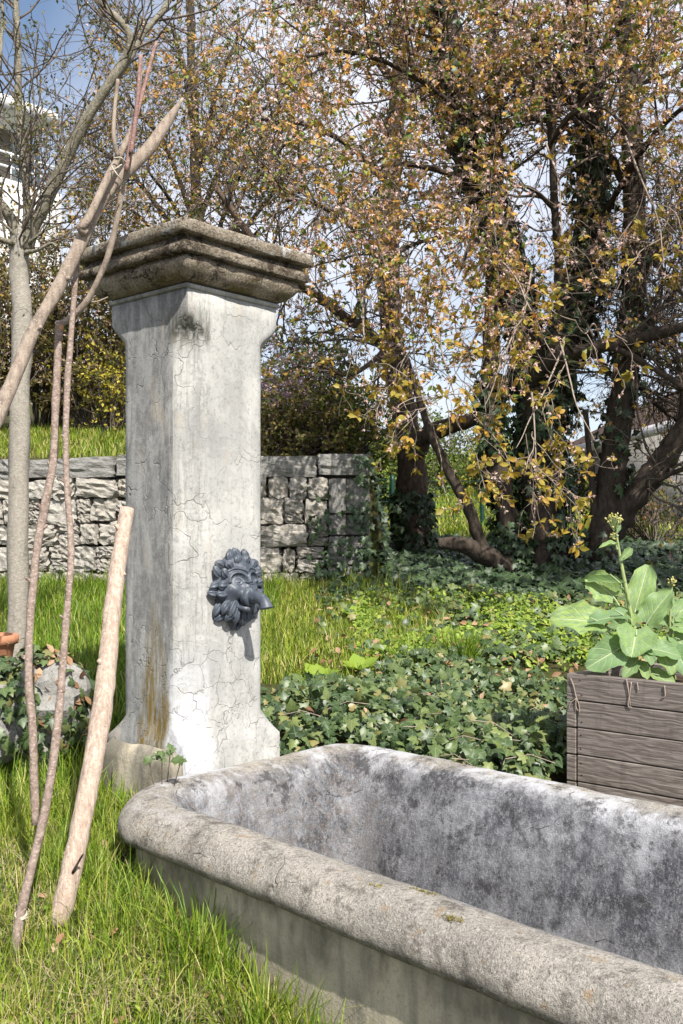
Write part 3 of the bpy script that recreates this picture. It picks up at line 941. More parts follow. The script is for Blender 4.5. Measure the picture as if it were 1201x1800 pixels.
def rrect(d, z, nc=16, nl=150, nw=40):
    u0, u1, w = TU0 + d, TU1 - d, TW - d
    rn_ = max(0.12, 0.38 - 0.7 * d)
    rb_ = max(0.10, 0.27 - 0.5 * d)
    pts = []

    def arc(cu_, cv_, a0, r):
        for k in range(nc):
            a = a0 + (math.pi / 2) * k / nc
            pts.append((cu_ + r * math.cos(a), cv_ + r * math.sin(a)))

    def line(p, q, n):
        for k in range(n):
            t = k / n
            pts.append((p[0] + (q[0] - p[0]) * t, p[1] + (q[1] - p[1]) * t))
    arc(u0 + rn_, -w + rn_, math.pi, rn_)
    line((u0 + rn_, -w), (u1 - rb_, -w), nl)
    arc(u1 - rb_, -w + rb_, 1.5 * math.pi, rb_)
    line((u1, -w + rb_), (u1, w - rb_), nw)
    arc(u1 - rb_, w - rb_, 0, rb_)
    line((u1 - rb_, w), (u0 + rb_, w), nl)
    arc(u0 + rb_, w - rb_, 0.5 * math.pi, rb_)
    line((u0, w - rb_), (u0, -w + rn_), nw)
    p = np.array(pts)
    return np.column_stack([p[:, 0], p[:, 1] + TC + (SHEAR + np.interp(p[:, 1], [-0.4, 0, 0.4], [-0.006, 0.0, 0.022])) * (p[:, 0] - 0.27), np.full(len(p), z)])


def rings(name, prof, mat, jit, seed, close=False):
    Vs = np.array([rrect(d, z) for d, z in prof])
    n, k, _ = Vs.shape
    V = Vs.reshape(-1, 3)
    cen = np.array([(TU0 + TU1) / 2, TC, 0.1])
    out = V - cen
    out[:, 0] *= 0.25
    out = norm(out)
    V = V + out * (jit * vnoise(V, 5.0, seed, 4))[:, None]
    V[:, 2] += jit * 0.9 * vnoise(V + 3, 3.3, seed + 5, 3)
    V = V + out * (0.4 * jit * vnoise(V, 26.0, seed + 8, 2))[:, None]
    uv = np.repeat(np.array(prof), k, 0)
    i = np.arange(n - 1)[:, None] * k
    s = np.arange(k)[None]
    Q = np.stack([i + s, i + k + s, i + k + (s + 1) % k, i + (s + 1) % k], -1).reshape(-1, 4)[:, ::-1]
    fs = [Q]
    if close:
        fs.append(np.array([list(range((n - 1) * k, n * k))]))
    return fast(name, V, fs, mat, trough, True, uv)


th = np.linspace(-0.42 * math.pi, 1.18 * math.pi, 26)
rim_prof = [(0.09, 0.126), (0.06, 0.129)]
rim_prof += [(0.010, 0.152), (0.0, 0.17), (0.0, 0.19), (0.006, 0.211), (0.018, 0.232), (0.035, 0.255), (0.055, 0.272), (0.08, 0.284), (0.11, 0.288), (0.145, 0.2895), (0.178, 0.285),
             (0.203, 0.276), (0.223, 0.263), (0.238, 0.247), (0.248, 0.23), (0.256, 0.208)]
rim_prof.insert(2, (0.030, 0.137))
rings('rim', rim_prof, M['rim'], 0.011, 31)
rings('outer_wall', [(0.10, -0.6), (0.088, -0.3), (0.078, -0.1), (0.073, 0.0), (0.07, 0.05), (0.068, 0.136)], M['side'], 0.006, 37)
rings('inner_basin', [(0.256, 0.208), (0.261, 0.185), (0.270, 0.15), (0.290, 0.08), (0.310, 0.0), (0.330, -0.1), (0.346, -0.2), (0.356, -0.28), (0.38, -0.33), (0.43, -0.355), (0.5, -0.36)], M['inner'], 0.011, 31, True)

# moss cushions and a fallen leaf on the rim
M['moss'] = leaf_mat('rim_moss', [(0, (0.09, 0.07, 0.015)), (0.6, (0.2, 0.165, 0.03)), (1, (0.3, 0.25, 0.06))], 0.1, 0.9)


def on_rim(px, py, z=0.288):
    Y = F * (EYE - z) / (py - HZ)
    return P(px, py, Y)


for (lbl, px, py, n, sx, sy) in (('ochre moss cushion beside the crack on the near rim', 744, 1568, 420, 0.06, 0.018), ('thin moss patch above the cushion on the near rim', 660, 1556, 160, 0.04, 0.014),
                                 ('small ochre moss patch right of the cushion on the near rim', 795, 1612, 140, 0.03, 0.012)):
    c = on_rim(px, py)
    o = thing('moss_cushion', lbl, 'moss', c, RZ, 'moss patches on the near rim')
    p = np.stack([R.normal(0, sx / 2, n), R.normal(0, sy / 2, n), R.uniform(-0.012, 0.001, n)], 1)
    V, Fc = scatter(KITE, KITEF, frames(R.normal(size=(n, 3)), R.normal(size=(n, 3)) + np.array([0, 0, 0.8])), p, R.uniform(0.004, 0.009, n))
    fast('moss', V, Fc, M['moss'], o)['kind'] = 'stuff'

# ------------------------------------------------------------------ dry stone wall behind


def rock(w, d, h, seed, cuts=4, rough=0.16, sq=0.75):
    bm = bmesh.new()
    bmesh.ops.create_cube(bm, size=1.0)
    bmesh.ops.subdivide_edges(bm, edges=bm.edges[:], cuts=cuts, use_grid_fill=True)
    V = np.array([v.co[:] for v in bm.verts])
    ln = np.linalg.norm(V, axis=1, keepdims=True)
    mx = np.abs(V).max(1, keepdims=True)
    V = V * (sq + (1 - sq) * 0.62 / np.maximum(ln, 1e-6))
    V = V * np.array([w, d, h])
    nn = vnoise(V + seed * 3.7, 7.0, seed, 3)
    n2 = np.abs(vnoise(V + seed * 1.7, 9.0, seed + 9, 2)) * 2 - 0.5
    V = V + norm(V) * ((rough * nn + 0.4 * rough * n2) * min(w, h) * 0.5)[:, None]
    for v, c in zip(bm.verts, V):
        v.co = c
    me = bpy.data.meshes.new('stone')
    bm.to_mesh(me)
    bm.free()
    return me


rocks = []
for k in range(9):
    me = rock(1, 1, 1, k, 6, 0.36, 0.72)
    me.materials.append(M['stone'])
    rocks.append(me)
copes = []
for k in range(5):
    me = rock(1, 1, 1, 40 + k, 6, 0.15, 0.86)
    me.materials.append(M['coping'])
    copes.append(me)
wall = thing('rubble_wall', 'low grey rubble stone retaining wall with dressed coping behind the pillar', 'stone wall', (0, 9.7, 0.8))
WTOP = 2.09


def wall_at(X, z, d=0.0):
    y = float(wall_y(X))
    return np.array([X, y + d, z])


def wall_ang(X):
    return math.atan2(float(wall_y(X + 0.05) - wall_y(X - 0.05)), 0.1)


def put(me, name, pos, size, rz, parent, tilt=0.0):
    o = bpy.data.objects.new(name, me)
    o.location = tuple(np.asarray(pos) - np.array(parent.location))
    o.scale = size
    o.rotation_euler = (0, tilt, rz)
    return link(o, parent)


WX0, WX1 = -4.6, 0.2
# a core of earth and mortar that the stones stand proud of
cx_ = np.linspace(WX0, WX1 - 0.03, 30)
V = []
for X in cx_:
    y = float(wall_y(X))
    for (dy, z) in ((0.1, 0.5), (0.1, 2.0), (0.36, 2.0), (0.36, 0.5)):
        V.append((X, y + dy - 9.7, z - 0.8))
Q = []
for k in range(len(cx_) - 1):
    for j in range(4):
        Q.append((k * 4 + j, (k + 1) * 4 + j, (k + 1) * 4 + (j + 1) % 4, k * 4 + (j + 1) % 4))
fast('wall_core', np.array(V), [np.array(Q), np.array([[0, 1, 2, 3], [4 * len(cx_) - 1, 4 * len(cx_) - 2, 4 * len(cx_) - 3, 4 * len(cx_) - 4]])], M['mortar'], wall)
zc = WTOP - 0.215
X = WX0
k = 0
while X < WX1 - 0.05:
    w = min(random.uniform(0.2, 0.6), WX1 + 0.05 - X)
    put(copes[k % 5], 'coping_stone', wall_at(X + w / 2, WTOP - 0.105 + random.uniform(-0.022, 0.014), 0.16 + random.uniform(-0.02, 0.02)), (w - 0.014, 0.46, 0.20 + random.uniform(-0.03, 0.015)), wall_ang(X + w / 2) + random.uniform(-0.03, 0.03), wall, random.uniform(-0.025, 0.025))
    X += w
    k += 1
zrow = zc
rows = [0.19, 0.24, 0.21, 0.25, 0.2, 0.2]
for rh in rows:
    X = WX0 - random.uniform(0, 0.2)
    while X < WX1 - 0.36:
        w = random.choice((random.uniform(0.13, 0.26), random.uniform(0.22, 0.5)))
        w = min(w, WX1 - 0.33 - X)
        if w < 0.1:
            break
        hh = rh
        if random.random() < 0.28 and w < 0.3:            # two small stones one above the other
            f = random.uniform(0.4, 0.6)
            put(random.choice(rocks), 'stone', wall_at(X + w / 2, zrow - rh * f / 2, 0.07), (w - 0.01, 0.26, rh * f), wall_ang(X), wall, random.uniform(-0.06, 0.06))
            put(random.choice(rocks), 'stone', wall_at(X + w / 2, zrow - rh * (1 + f) / 2, 0.07), (w - 0.015, 0.26, rh * (1 - f) - 0.01), wall_ang(X), wall, random.uniform(-0.06, 0.06))
        else:
            put(random.choice(rocks), 'stone', wall_at(X + w / 2, zrow - rh / 2 + random.uniform(-0.012, 0.012), 0.06 + random.uniform(-0.02, 0.03)),
                (w - random.uniform(0.0, 0.03), 0.28, hh * random.uniform(0.84, 1.06)), wall_ang(X + w / 2) + (math.pi if random.random() < 0.5 else 0), wall, random.uniform(-0.08, 0.08))
        X += w
    zrow -= rh
# squared blocks of the end pier
zrow = zc
for rh in (0.34, 0.2, 0.28, 0.3, 0.2):
    put(random.choice(copes), 'pier_block', wall_at(WX1 - 0.245, zrow - rh / 2, 0.08), (0.16, 0.3, rh - 0.012), random.uniform(-0.05, 0.05), wall)
    put(random.choice(copes), 'pier_block', wall_at(WX1 - 0.05, zrow - rh / 2, 0.14), (0.22, 0.34, rh - 0.012), random.uniform(-0.05, 0.05), wall)
    zrow -= rh

# ------------------------------------------------------------------ planter box with boards
PU, PV, PL, PDEP = 1.325, 1.15, 1.7, 0.75
pl0 = from_uv(PU, PV, 0.0)
planter = thing('planter_box', 'weathered grey timber raised planter box behind the trough', 'planter', (pl0[0], pl0[1], 0.0), RZ)


def board(name, sx, sy, sz, loc, parent, mat, bev=0.004, rz=0.0, tilt=0.0):
    bm = bmesh.new()
    bmesh.ops.create_cube(bm, size=1.0, matrix=Matrix.Diagonal((sx, sy, sz, 1)))
    bmesh.ops.bevel(bm, geom=bm.edges[:], offset=bev, segments=1, affect='EDGES')
    me = bpy.data.meshes.new(name)
    bm.to_mesh(me)
    bm.free()
    me.materials.append(mat)
    o = bpy.data.objects.new(name, me)
    o.location = loc
    o.rotation_euler = (0, tilt, rz)
    return link(o, parent)


PT, BP = 0.672, 0.126
for k in range(5):
    zc_ = PT - BP * (k + 0.5)
    if k == 0:
        board('board', PL, 0.045, BP - 0.005, (PL / 2, 0.0225, zc_), planter, M['board'])
        board('board', 0.045, PDEP - 0.1, BP - 0.008, (0.0225, PDEP / 2, zc_ - 0.002), planter, M['board'])
    else:
        jx = random.uniform(-0.002, 0.002)
        board('board', PL - 0.055, 0.045, BP - 0.004, (PL / 2 + 0.028, 0.0245 + jx, zc_), planter, M['board'])
        board('board', 0.05, PDEP - 0.05, BP - 0.006, (0.0245, PDEP / 2 - 0.025, zc_ - 0.003), planter, M['board'])
    board('board', PL - 0.002, 0.045, BP - 0.006, (PL / 2, PDEP - 0.02, zc_ - 0.012), planter, M['board'])
    board('board', 0.045, PDEP - 0.1, BP - 0.006, (PL - 0.03, PDEP / 2, zc_ - 0.004), planter, M['board'])
M['nail'] = plain('rusty_nail', (0.12, 0.07, 0.05), 0.7, 40, 0.4, 0.3)
for k in range(5):
    for (xx, dz) in ((0.075, 0.03), (0.078, -0.03), (PL - 0.07, 0.03), (PL - 0.07, -0.03)):
        q = np.array([xx + random.uniform(-0.006, 0.006), 0.001, PT - BP * (k + 0.5) + dz + random.uniform(-0.005, 0.005)])
        limb('nail', [q + np.array([0, 0.004, 0]), q, q - np.array([0, 0.003, 0])], 0.004, 0.0036, M['nail'], planter, 4, 8, rn=0)
sg = np.linspace(0, 1, 16)
su, sv = np.meshgrid(0.045 + sg * (PL - 0.1), 0.046 + sg * (PDEP - 0.1))
sz_ = 0.615 + 0.02 * vnoise(np.stack([su.ravel(), sv.ravel(), 0 * su.ravel()], 1), 9, 3).reshape(su.shape)
ii = (np.arange(15)[:, None] * 16 + np.arange(15)[None]).ravel()
fast('soil', np.stack([su, sv, sz_], -1), np.stack([ii, ii + 1, ii + 17, ii + 16], -1), M['soil'], planter, True)


def uvl(px, py, off):
    """point of the planter front (local frame) seen at a pixel"""
    # intersect the pixel ray with the plane v = PV - off
    dx, dz = (px - 600.5) / F, -(py - HZ) / F
    # X = dx*Y ; v = (X-PX0)*V0+(Y-PD)*V1 = PV-off
    Y = (PV - off + PX0 * UV_V[0] + PD * UV_V[1]) / (dx * UV_V[0] + UV_V[1])
    u, v = loc_uv(dx * Y, Y)
    return (float(u) - PU, float(v) - PV, EYE + dz * Y)


# dry tendrils hanging over the boards
for pts in ([(1003, 1192), (1008, 1205), (1013, 1226), (1018, 1240), (1019, 1255)], [(1013, 1228), (1004, 1235), (999, 1246)], [(1013, 1228), (1012, 1240), (1015, 1250)],
            [(1101, 1193), (1105, 1215), (1108, 1242)], [(1110, 1199), (1107, 1220), (1104, 1240), (1111, 1244)], [(1120, 1200), (1122, 1214)], [(1168, 1205), (1169, 1224), (1163, 1226)]):
    limb('dry_tendril', [uvl(a, b, 0.006) for a, b in pts], 0.0035, 0.002, M['twig_pale'], planter, 12, 6, wob=0.002)

# ------------------------------------------------------------------ kale gone to flower


def kale_leaf(B, T, wpx, Y, nrm, parent, cup=0.10, droop=0.12, wave=0.05, stalk=None, seed=0, round_=0.62):
    B, T = np.asarray(B), np.asarray(T)
    L = np.linalg.norm(T - B)
    Wd = wpx / F * Y / 2
    nt, ns = 16, 13
    t, s = np.meshgrid(np.linspace(0, 1, nt), np.linspace(-1, 1, ns), indexing='ij')
    w = np.sin(np.pi * np.clip(0.03 + 0.955 * t, 0, 1) ** 0.86) ** round_
    edge = 1 + 0.07 * np.sin(t * 17 + seed) * np.abs(s) ** 3 + 0.05 * np.sin(t * 31 + seed * 2) * np.abs(s) ** 3
    x = s * w * Wd * edge
    y = t * L - 0.10 * L * (1 - t) * s ** 2 * 1.2
    z = cup * Wd * 2 * (np.abs(s) ** 1.6) * w - droop * L * (t ** 2 - t * 0.6) + wave * Wd * np.sin(t * 13 + seed + np.sign(s) * 1.3) * np.abs(s) ** 2
    z += 0.06 * Wd * np.sin((t - 0.4 * np.abs(s)) * 37) * (1 - np.abs(s)) * np.abs(s) * 2
    z += 0.03 * Wd * (np.abs(s) > 0.02) - 0.0
    Mx = frames(np.asarray(nrm, float)[None], (T - B)[None])[0]
    V = np.stack([x, y, z], -1).reshape(-1, 3) @ Mx.T + B
    uv = np.stack([s, t], -1).reshape(-1, 2)
    i = (np.arange(nt - 1)[:, None] * ns + np.arange(ns - 1)[None]).ravel()
    Q = np.stack([i, i + 1, i + ns + 1, i + ns], -1)
    off = np.array(parent.location)
    fs = [Q]
    if stalk is not None:
        p = spline([stalk, (np.asarray(stalk) * 0.45 + B * 0.55) - np.array([0, 0, 0.012]), B, B * 0.7 + T * 0.3], 12)
        tv, tq = tube_arrays(p[None] - np.array([0, 0, 0.003]), np.linspace(0.006, 0.0028, 12)[None], 6)
        fs.append(tq + len(V))
        V = np.vstack([V, tv])
        uv = np.vstack([uv, np.zeros((len(tv), 2))])
    return fast('leaf', V - off, fs, M['kale'], parent, True, uv)


KY = 4.86
kb = P(1118, 1197, KY)
kale = thing('kale_plant', 'tall flowering kale with round blue green leaves in the planter', 'vegetable plant', kb)
ko = np.array(kale.location)
stem_px = [(1118, 1200), (1115, 1150), (1112, 1105), (1105, 1060), (1098, 1022), (1091, 985), (1086, 955), (1081, 925), (1080, 916)]
limb('stem', [P(a, b, KY) - ko for a, b in stem_px], [0.021, 0.019, 0.0125, 0.0105, 0.009, 0.0075, 0.006, 0.005, 0.004], None, M['kale_stem'], kale, 34, 10, wob=0.004, rn=0.03)
FRONT = (-0.05, -0.8, 0.55)
kl = [  # base, tip, width px, base depth, tip depth, normal, stalk root pixel
    ((1058, 1096), (991, 1058), 62, 4.80, 4.72, (-0.05, -0.8, 0.6), (1106, 1140)),
    ((1080, 1050), (1033, 1003), 52, 4.88, 4.92, (-0.3, -0.85, 0.4), (1101, 1072)),
    ((1091, 1025), (1028, 968), 17, 4.84, 4.78, (-0.5, -0.6, 0.7), None),
    ((1097, 1082), (1041, 1044), 34, 4.78, 4.70, (-0.2, -0.55, 0.8), (1108, 1100)),
    ((1117, 1072), (1139, 993), 50, 4.92, 4.98, (-0.15, -0.95, 0.25), (1110, 1095)),
    ((1137, 1095), (1175, 1034), 50, 4.84, 4.80, (-0.5, -0.75, 0.3), (1118, 1135)),
    ((1119, 1106), (1116, 1140), 72, 4.80, 4.66, (0.05, -0.72, 0.7), None),
    ((1128, 1138), (1196, 1116), 40, 4.76, 4.66, (0.1, -0.72, 0.7), (1116, 1142)),
    ((1100, 1134), (1040, 1164), 56, 4.78, 4.68, (0.0, -0.9, 0.42), (1115, 1150)),
    ((1158, 1138), (1188, 1180), 40, 4.80, 4.72, (0.2, -0.8, 0.5), (1122, 1150)),
    ((1186, 1140), (1212, 1182), 44, 4.84, 4.76, (-0.2, -0.85, 0.45), (1130, 1155)),
    ((1145, 1183), (1192, 1192), 30, 4.78, 4.70, (0.1, -0.7, 0.7), (1122, 1175)),
    ((1132, 1140), (1150, 1163), 26, 4.74, 4.68, (0.2, -0.8, 0.55), (1118, 1145)),
    ((1118, 1085), (1158, 1083), 26, 4.96, 5.02, (0.0, -0.8, 0.6), (1112, 1100)),
    ((1106, 1096), (1068, 1108), 26, 4.90, 4.92, (-0.2, -0.7, 0.7), (1113, 1110)),
    ((1091, 984), (1131, 944), 15, 4.84, 4.80, (0.4, -0.7, 0.6), None),
    ((1083, 957), (1057, 949), 12, 4.84, 4.80, (0.0, -0.5, 0.9), None),
    ((1084, 934), (1103, 903), 11, 4.85, 4.82, (0.5, -0.8, 0.3), None),
    ((1112, 1120), (1080, 1128), 30, 4.82, 4.74, (-0.1, -0.6, 0.8), (1115, 1140)),
    ((1122, 1118), (1150, 1106), 28, 4.90, 4.86, (0.1, -0.7, 0.7), (1116, 1140)),
    ((1106, 1086), (1090, 1062), 18, 4.80, 4.76, (-0.3, -0.8, 0.5), None),
    ((1120, 1160), (1098, 1186), 26, 4.76, 4.70, (-0.1, -0.8, 0.6), (1118, 1165)),
    ((1126, 1165), (1140, 1190), 22, 4.76, 4.70, (0.1, -0.8, 0.6), (1119, 1168)),
    ((1110, 1098), (1122, 1072), 18, 4.82, 4.80, (0.3, -0.8, 0.5), None),
    ((1105, 1062), (1128, 1024), 12, 4.84, 4.82, (0.6, -0.5, 0.5), None),
]
for q, (b, t_, w, y0, y1, nr, st) in enumerate(kl):
    tall = w < 20
    kale_leaf(P(*b, y0), P(*t_, y1), w, y0, nr, kale, cup=0.18 if not tall else 0.5, droop=0.2, wave=0.15, stalk=P(*st, KY) if st else P(b[0] + (1100 - b[0]) * 0.12, b[1] + 6, KY), seed=q * 1.7, round_=0.5 if not tall else 0.9)


def flower_head(cx, cy, Y, rad, n, parent):
    off = np.array(parent.location)
    c = P(cx, cy, Y) - off
    d = norm(R.normal(size=(n, 3)) + np.array([0, -0.1, 0.55]))
    tip = c + d * rad * R.uniform(0.55, 1.0, (n, 1))
    root = c - np.array([0, 0, rad * 1.1])
    paths = np.stack([np.repeat(root[None], n, 0), (root + tip) / 2 + np.array([0, 0, -0.002]), tip], 1)
    tv, tq = tube_arrays(paths, np.full((n, 3), 0.0011), 4)
    fast('flower_stalks', tv, tq, M['kale_stem'], parent, True)
    S = np.array([[0, 0, 0], [0.3, 0.4, 0.3], [-0.3, 0.4, 0.3], [0, 0.4, -0.35], [0, 1, 0]])
    SF = np.array([[0, 1, 2], [0, 3, 1], [0, 2, 3], [4, 2, 1], [4, 1, 3], [4, 3, 2]])
    Mx = frames(R.normal(size=(n, 3)), d)
    V, Fc = scatter(S, SF, Mx, tip - d * 0.002, R.uniform(0.011, 0.016, n))
    fast('flower_buds', V, Fc, M['bud'], parent)


flower_head(1079, 917, 4.85, 0.042, 52, kale)
flower_head(1078, 942, 4.85, 0.014, 10, kale)
kb2 = P(1186, 1197, 5.0)
kale2 = thing('kale_plant', 'shorter budding kale at the right edge behind the tall one', 'vegetable plant', kb2)
k2 = np.array(kale2.location)
limb('stem', [P(a, b, 5.0) - k2 for a, b in ((1186, 1200), (1180, 1130), (1178, 1080), (1181, 1030))], 0.011, 0.004, M['kale_stem'], kale2, 20, 8, wob=0.004)
flower_head(1181, 1024, 5.0, 0.024, 22, kale2)
for q, (b, t_, w, y0, y1, nr) in enumerate([
        ((1184, 1085), (1218, 1050), 40, 5.0, 4.95, (0.0, -0.8, 0.5)), ((1183, 1100), (1222, 1098), 34, 4.98, 4.9, (-0.2, -0.6, 0.7)),
        ((1182, 1100), (1150, 1072), 26, 5.02, 5.04, (0.1, -0.8, 0.5)), ((1183, 1120), (1225, 1130), 44, 4.96, 4.86, (0.1, -0.7, 0.6)),
        ((1182, 1128), (1160, 1150), 34, 4.98, 4.9, (0.0, -0.7, 0.6)), ((1180, 1075), (1196, 1040), 16, 5.02, 5.0, (0.4, -0.8, 0.4)), ((1185, 1150), (1214, 1178), 38, 4.92, 4.84, (0.2, -0.8, 0.5))]):
    kale_leaf(P(*b, y0), P(*t_, y1), w, y0, nr, kale2, cup=0.16, droop=0.16, wave=0.08, stalk=P(1181, b[1] + 10, 5.0), seed=q * 2.3 + 1, round_=0.5)

# ------------------------------------------------------------------ leaning sticks and poles on the left


def stick(name, label, pts, radii, mat, n=40, sides=10, wob=0.006, lump=0.15, cat='stick', group='cut sticks leaning at the left edge'):
    w = [P(*q) for q in pts]
    o = thing(name, label, cat, w[0], 0, group)
    off = np.array(o.location)
    limb('shaft', [q - off for q in w], radii, None, mat, o, n, sides, wob, 0.04, lump=lump)
    return o, off


st1, so = stick('debarked_pole', 'thick pale debarked pole leaning against the pillar', [(103, 1626, 3.62), (126, 1530, 3.66), (152, 1400, 3.74), (176, 1270, 3.84), (192, 1130, 3.95), (206, 1000, 4.06), (223, 896, 4.16)],
                [0.036, 0.037, 0.0365, 0.0375, 0.036, 0.034, 0.032, 0.029], M['pole'], 46, 16, 0.006, 0.12)
limb('stub', [P(128, 1534, 3.62) - so, P(140, 1512, 3.6) - so, P(146, 1502, 3.58) - so], 0.005, 0.003, M['bark_dark'], st1, 8, 6)
st2, so = stick('long_stick', 'long reddish stick bent like a bow beside the pale pole', [(22, 1690, 3.42), (40, 1590, 3.46), (62, 1500, 3.52), (80, 1420, 3.56), (97, 1310, 3.62), (108, 1190, 3.72), (118, 1070, 3.82), (124, 960, 3.92), (118, 850, 4.0), (117, 720, 4.1), (123, 600, 4.2), (133, 490, 4.28), (145, 400, 4.34)],
                [0.016, 0.0155, 0.015, 0.0155, 0.0145, 0.014, 0.0135, 0.013, 0.0125, 0.012, 0.012, 0.0115, 0.011], M['stick'], 70, 10, 0.008, 0.2)
for k in range(3):
    a = np.linspace(0, 2 * math.pi, 20)
    c = P(37 + k, 1606 + 5 * k, 3.455)
    ring = np.stack([c[0] + 0.0185 * np.cos(a), c[1] + 0.0185 * np.sin(a), c[2] + 0.008 * np.sin(a * 1 + k) + 0 * a], 1)
    tubes('twine', (ring - so)[None], np.full((1, 20), 0.0028), 6, M['string'], st2)
st3, so = stick('topped_stick', 'grey stick sawn off at its top with a peeled orange collar', [(62, 1450, 3.85), (60, 1360, 3.88), (57, 1280, 3.92), (50, 1180, 3.98), (54, 1070, 4.05), (64, 970, 4.12), (79, 890, 4.18), (93, 810, 4.24), (97, 720, 4.3), (102, 640, 4.35), (106, 566, 4.4)],
                [0.015, 0.015, 0.016, 0.0155, 0.016, 0.017, 0.018, 0.0165, 0.0165, 0.0165, 0.0165], M['stick'], 60, 10, 0.008, 0.2)
limb('peeled_collar', [P(105, 582, 4.388) - so, P(105.5, 573, 4.394) - so], 0.0178, 0.0176, plain('peeled_orange_wood', (0.5, 0.27, 0.14), 0.8, 40, 0.3), st3, 6, 10)
limb('side_branch', [P(104, 572, 4.4) - so, P(128, 556, 4.4) - so, P(152, 530, 4.38) - so, P(178, 480, 4.36) - so, P(195, 430, 4.34) - so, P(210, 365, 4.32) - so, P(219, 300, 4.3) - so, P(236, 240, 4.28) - so], [0.013, 0.0135, 0.014, 0.0135, 0.0125, 0.012, 0.011, 0.008], None, M['stick_grey'], st3, 36, 10, 0.006, lump=0.2)
limb('side_branch', [P(150, 530, 4.38) - so, P(170, 530, 4.4) - so, P(190, 522, 4.42) - so], 0.004, 0.002, M['twig_pale'], st3, 10, 6)
st4, so = stick('thick_branch', 'thick smooth grey branch slanting across the upper left', [(-60, 860, 3.9), (-10, 745, 4.0), (24, 668, 4.06), (60, 580, 4.12), (105, 500, 4.18), (140, 430, 4.22), (168, 370, 4.26), (205, 318, 4.3), (258, 265, 4.34), (296, 212, 4.38), (322, 172, 4.4)],
                [0.027, 0.028, 0.028, 0.0275, 0.028, 0.027, 0.0275, 0.028, 0.027, 0.022, 0.006], M['stick_grey'], 60, 12, 0.006, 0.16)
limb('side_branch', [P(150, 408, 4.2) - so, P(142, 400, 4.18) - so, P(155, 385, 4.18) - so, P(186, 320, 4.22) - so, P(212, 270, 4.24) - so, P(236, 215, 4.26) - so, P(245, 150, 4.28) - so, P(248, 98, 4.3) - so], [0.02, 0.017, 0.0165, 0.016, 0.0145, 0.011, 0.009, 0.008], None, M['stick_grey'], st4, 40, 10, 0.005, lump=0.2)
limb('side_branch', [P(207, 275, 4.22) - so, P(200, 240, 4.2) - so, P(201, 200, 4.2) - so, P(207, 140, 4.2) - so], [0.010, 0.009, 0.0085, 0.007], None, M['stick_grey'], st4, 20, 8, 0.004)
st5, so = stick('red_shoot', 'pair of thin red barked shoots tied to the slanting branch', [(222, 300, 4.24), (228, 262, 4.24), (236, 220, 4.24), (246, 180, 4.26), (262, 120, 4.28), (275, 74, 4.3)], [0.009, 0.0095, 0.0095, 0.0085, 0.0075, 0.006], M['stick_red'], 26, 8, 0.004)
limb('side_shoot', [P(230, 270, 4.23) - so, P(237, 220, 4.22) - so, P(243, 160, 4.22) - so, P(247, 96, 4.22) - so], [0.0095, 0.009, 0.0085, 0.0075], None, M['stick_red'], st5, 20, 8, 0.003)


def stubs(o, pts, rads, n, mat):
    """short cut-off side twigs and knots along a stick"""
    w = np.array([P(*q) for q in pts])
    off_ = np.array(o.location)
    for q in range(n):
        t = random.uniform(0.15, 0.95) * (len(w) - 1)
        j = min(int(t), len(w) - 2)
        c = w[j] + (w[j + 1] - w[j]) * (t - j)
        ax = norm(w[j + 1] - w[j])
        d = np.array([random.choice((-1, 1)) * random.uniform(0.5, 1), random.uniform(-0.9, 0.1), 0.3])
        d = norm(d - ax * (d @ ax) + ax * 0.55)
        r = float(np.interp(t, np.linspace(0, len(w) - 1, len(rads)), rads))
        L = r + random.uniform(0.004, 0.03)
        limb('stub', [c - off_, c + d * L * 0.6 - off_, c + d * L - off_], r * 0.5, r * 0.3, mat, o, 6, 7)


stubs(st1, [(103, 1626, 3.62), (126, 1530, 3.66), (152, 1400, 3.74), (176, 1270, 3.84), (192, 1130, 3.95), (206, 1000, 4.06), (223, 896, 4.16)], [0.026] * 3, 7, M['pole'])
stubs(st2, [(62, 1500, 3.52), (80, 1420, 3.56), (97, 1310, 3.62), (108, 1190, 3.72), (118, 1070, 3.82), (124, 960, 3.92), (118, 850, 4.0), (117, 720, 4.1)], [0.014, 0.012], 7, M['stick'])
stubs(st3, [(60, 1360, 3.88), (57, 1280, 3.92), (50, 1180, 3.98), (54, 1070, 4.05), (64, 970, 4.12), (79, 890, 4.18), (93, 810, 4.24), (97, 720, 4.3), (102, 640, 4.35)], [0.015, 0.016], 6, M['stick'])
stubs(st4, [(24, 668, 4.06), (60, 580, 4.12), (105, 500, 4.18), (140, 430, 4.22), (168, 370, 4.26), (205, 318, 4.3), (258, 265, 4.34)], [0.024, 0.024], 5, M['stick_grey'])
# twine where the branches are tied
tie = thing('twine_tie', 'pale twine knotted round the crossing branches at the upper left', 'twine', P(207, 305, 4.26))
so = np.array(tie.location)
for (p0, p1, p2) in (((196, 292, 4.2), (207, 308, 4.185), (216, 320, 4.24)), ((214, 289, 4.22), (204, 296, 4.19), (197, 300, 4.2)), ((200, 278, 4.2), (212, 277, 4.2), (222, 285, 4.22))):
    limb('twine', [P(*p0) - so, P(*p1) - so, P(*p2) - so], 0.0028, 0.0028, M['string'], tie, 12, 6)

# ------------------------------------------------------------------ trees


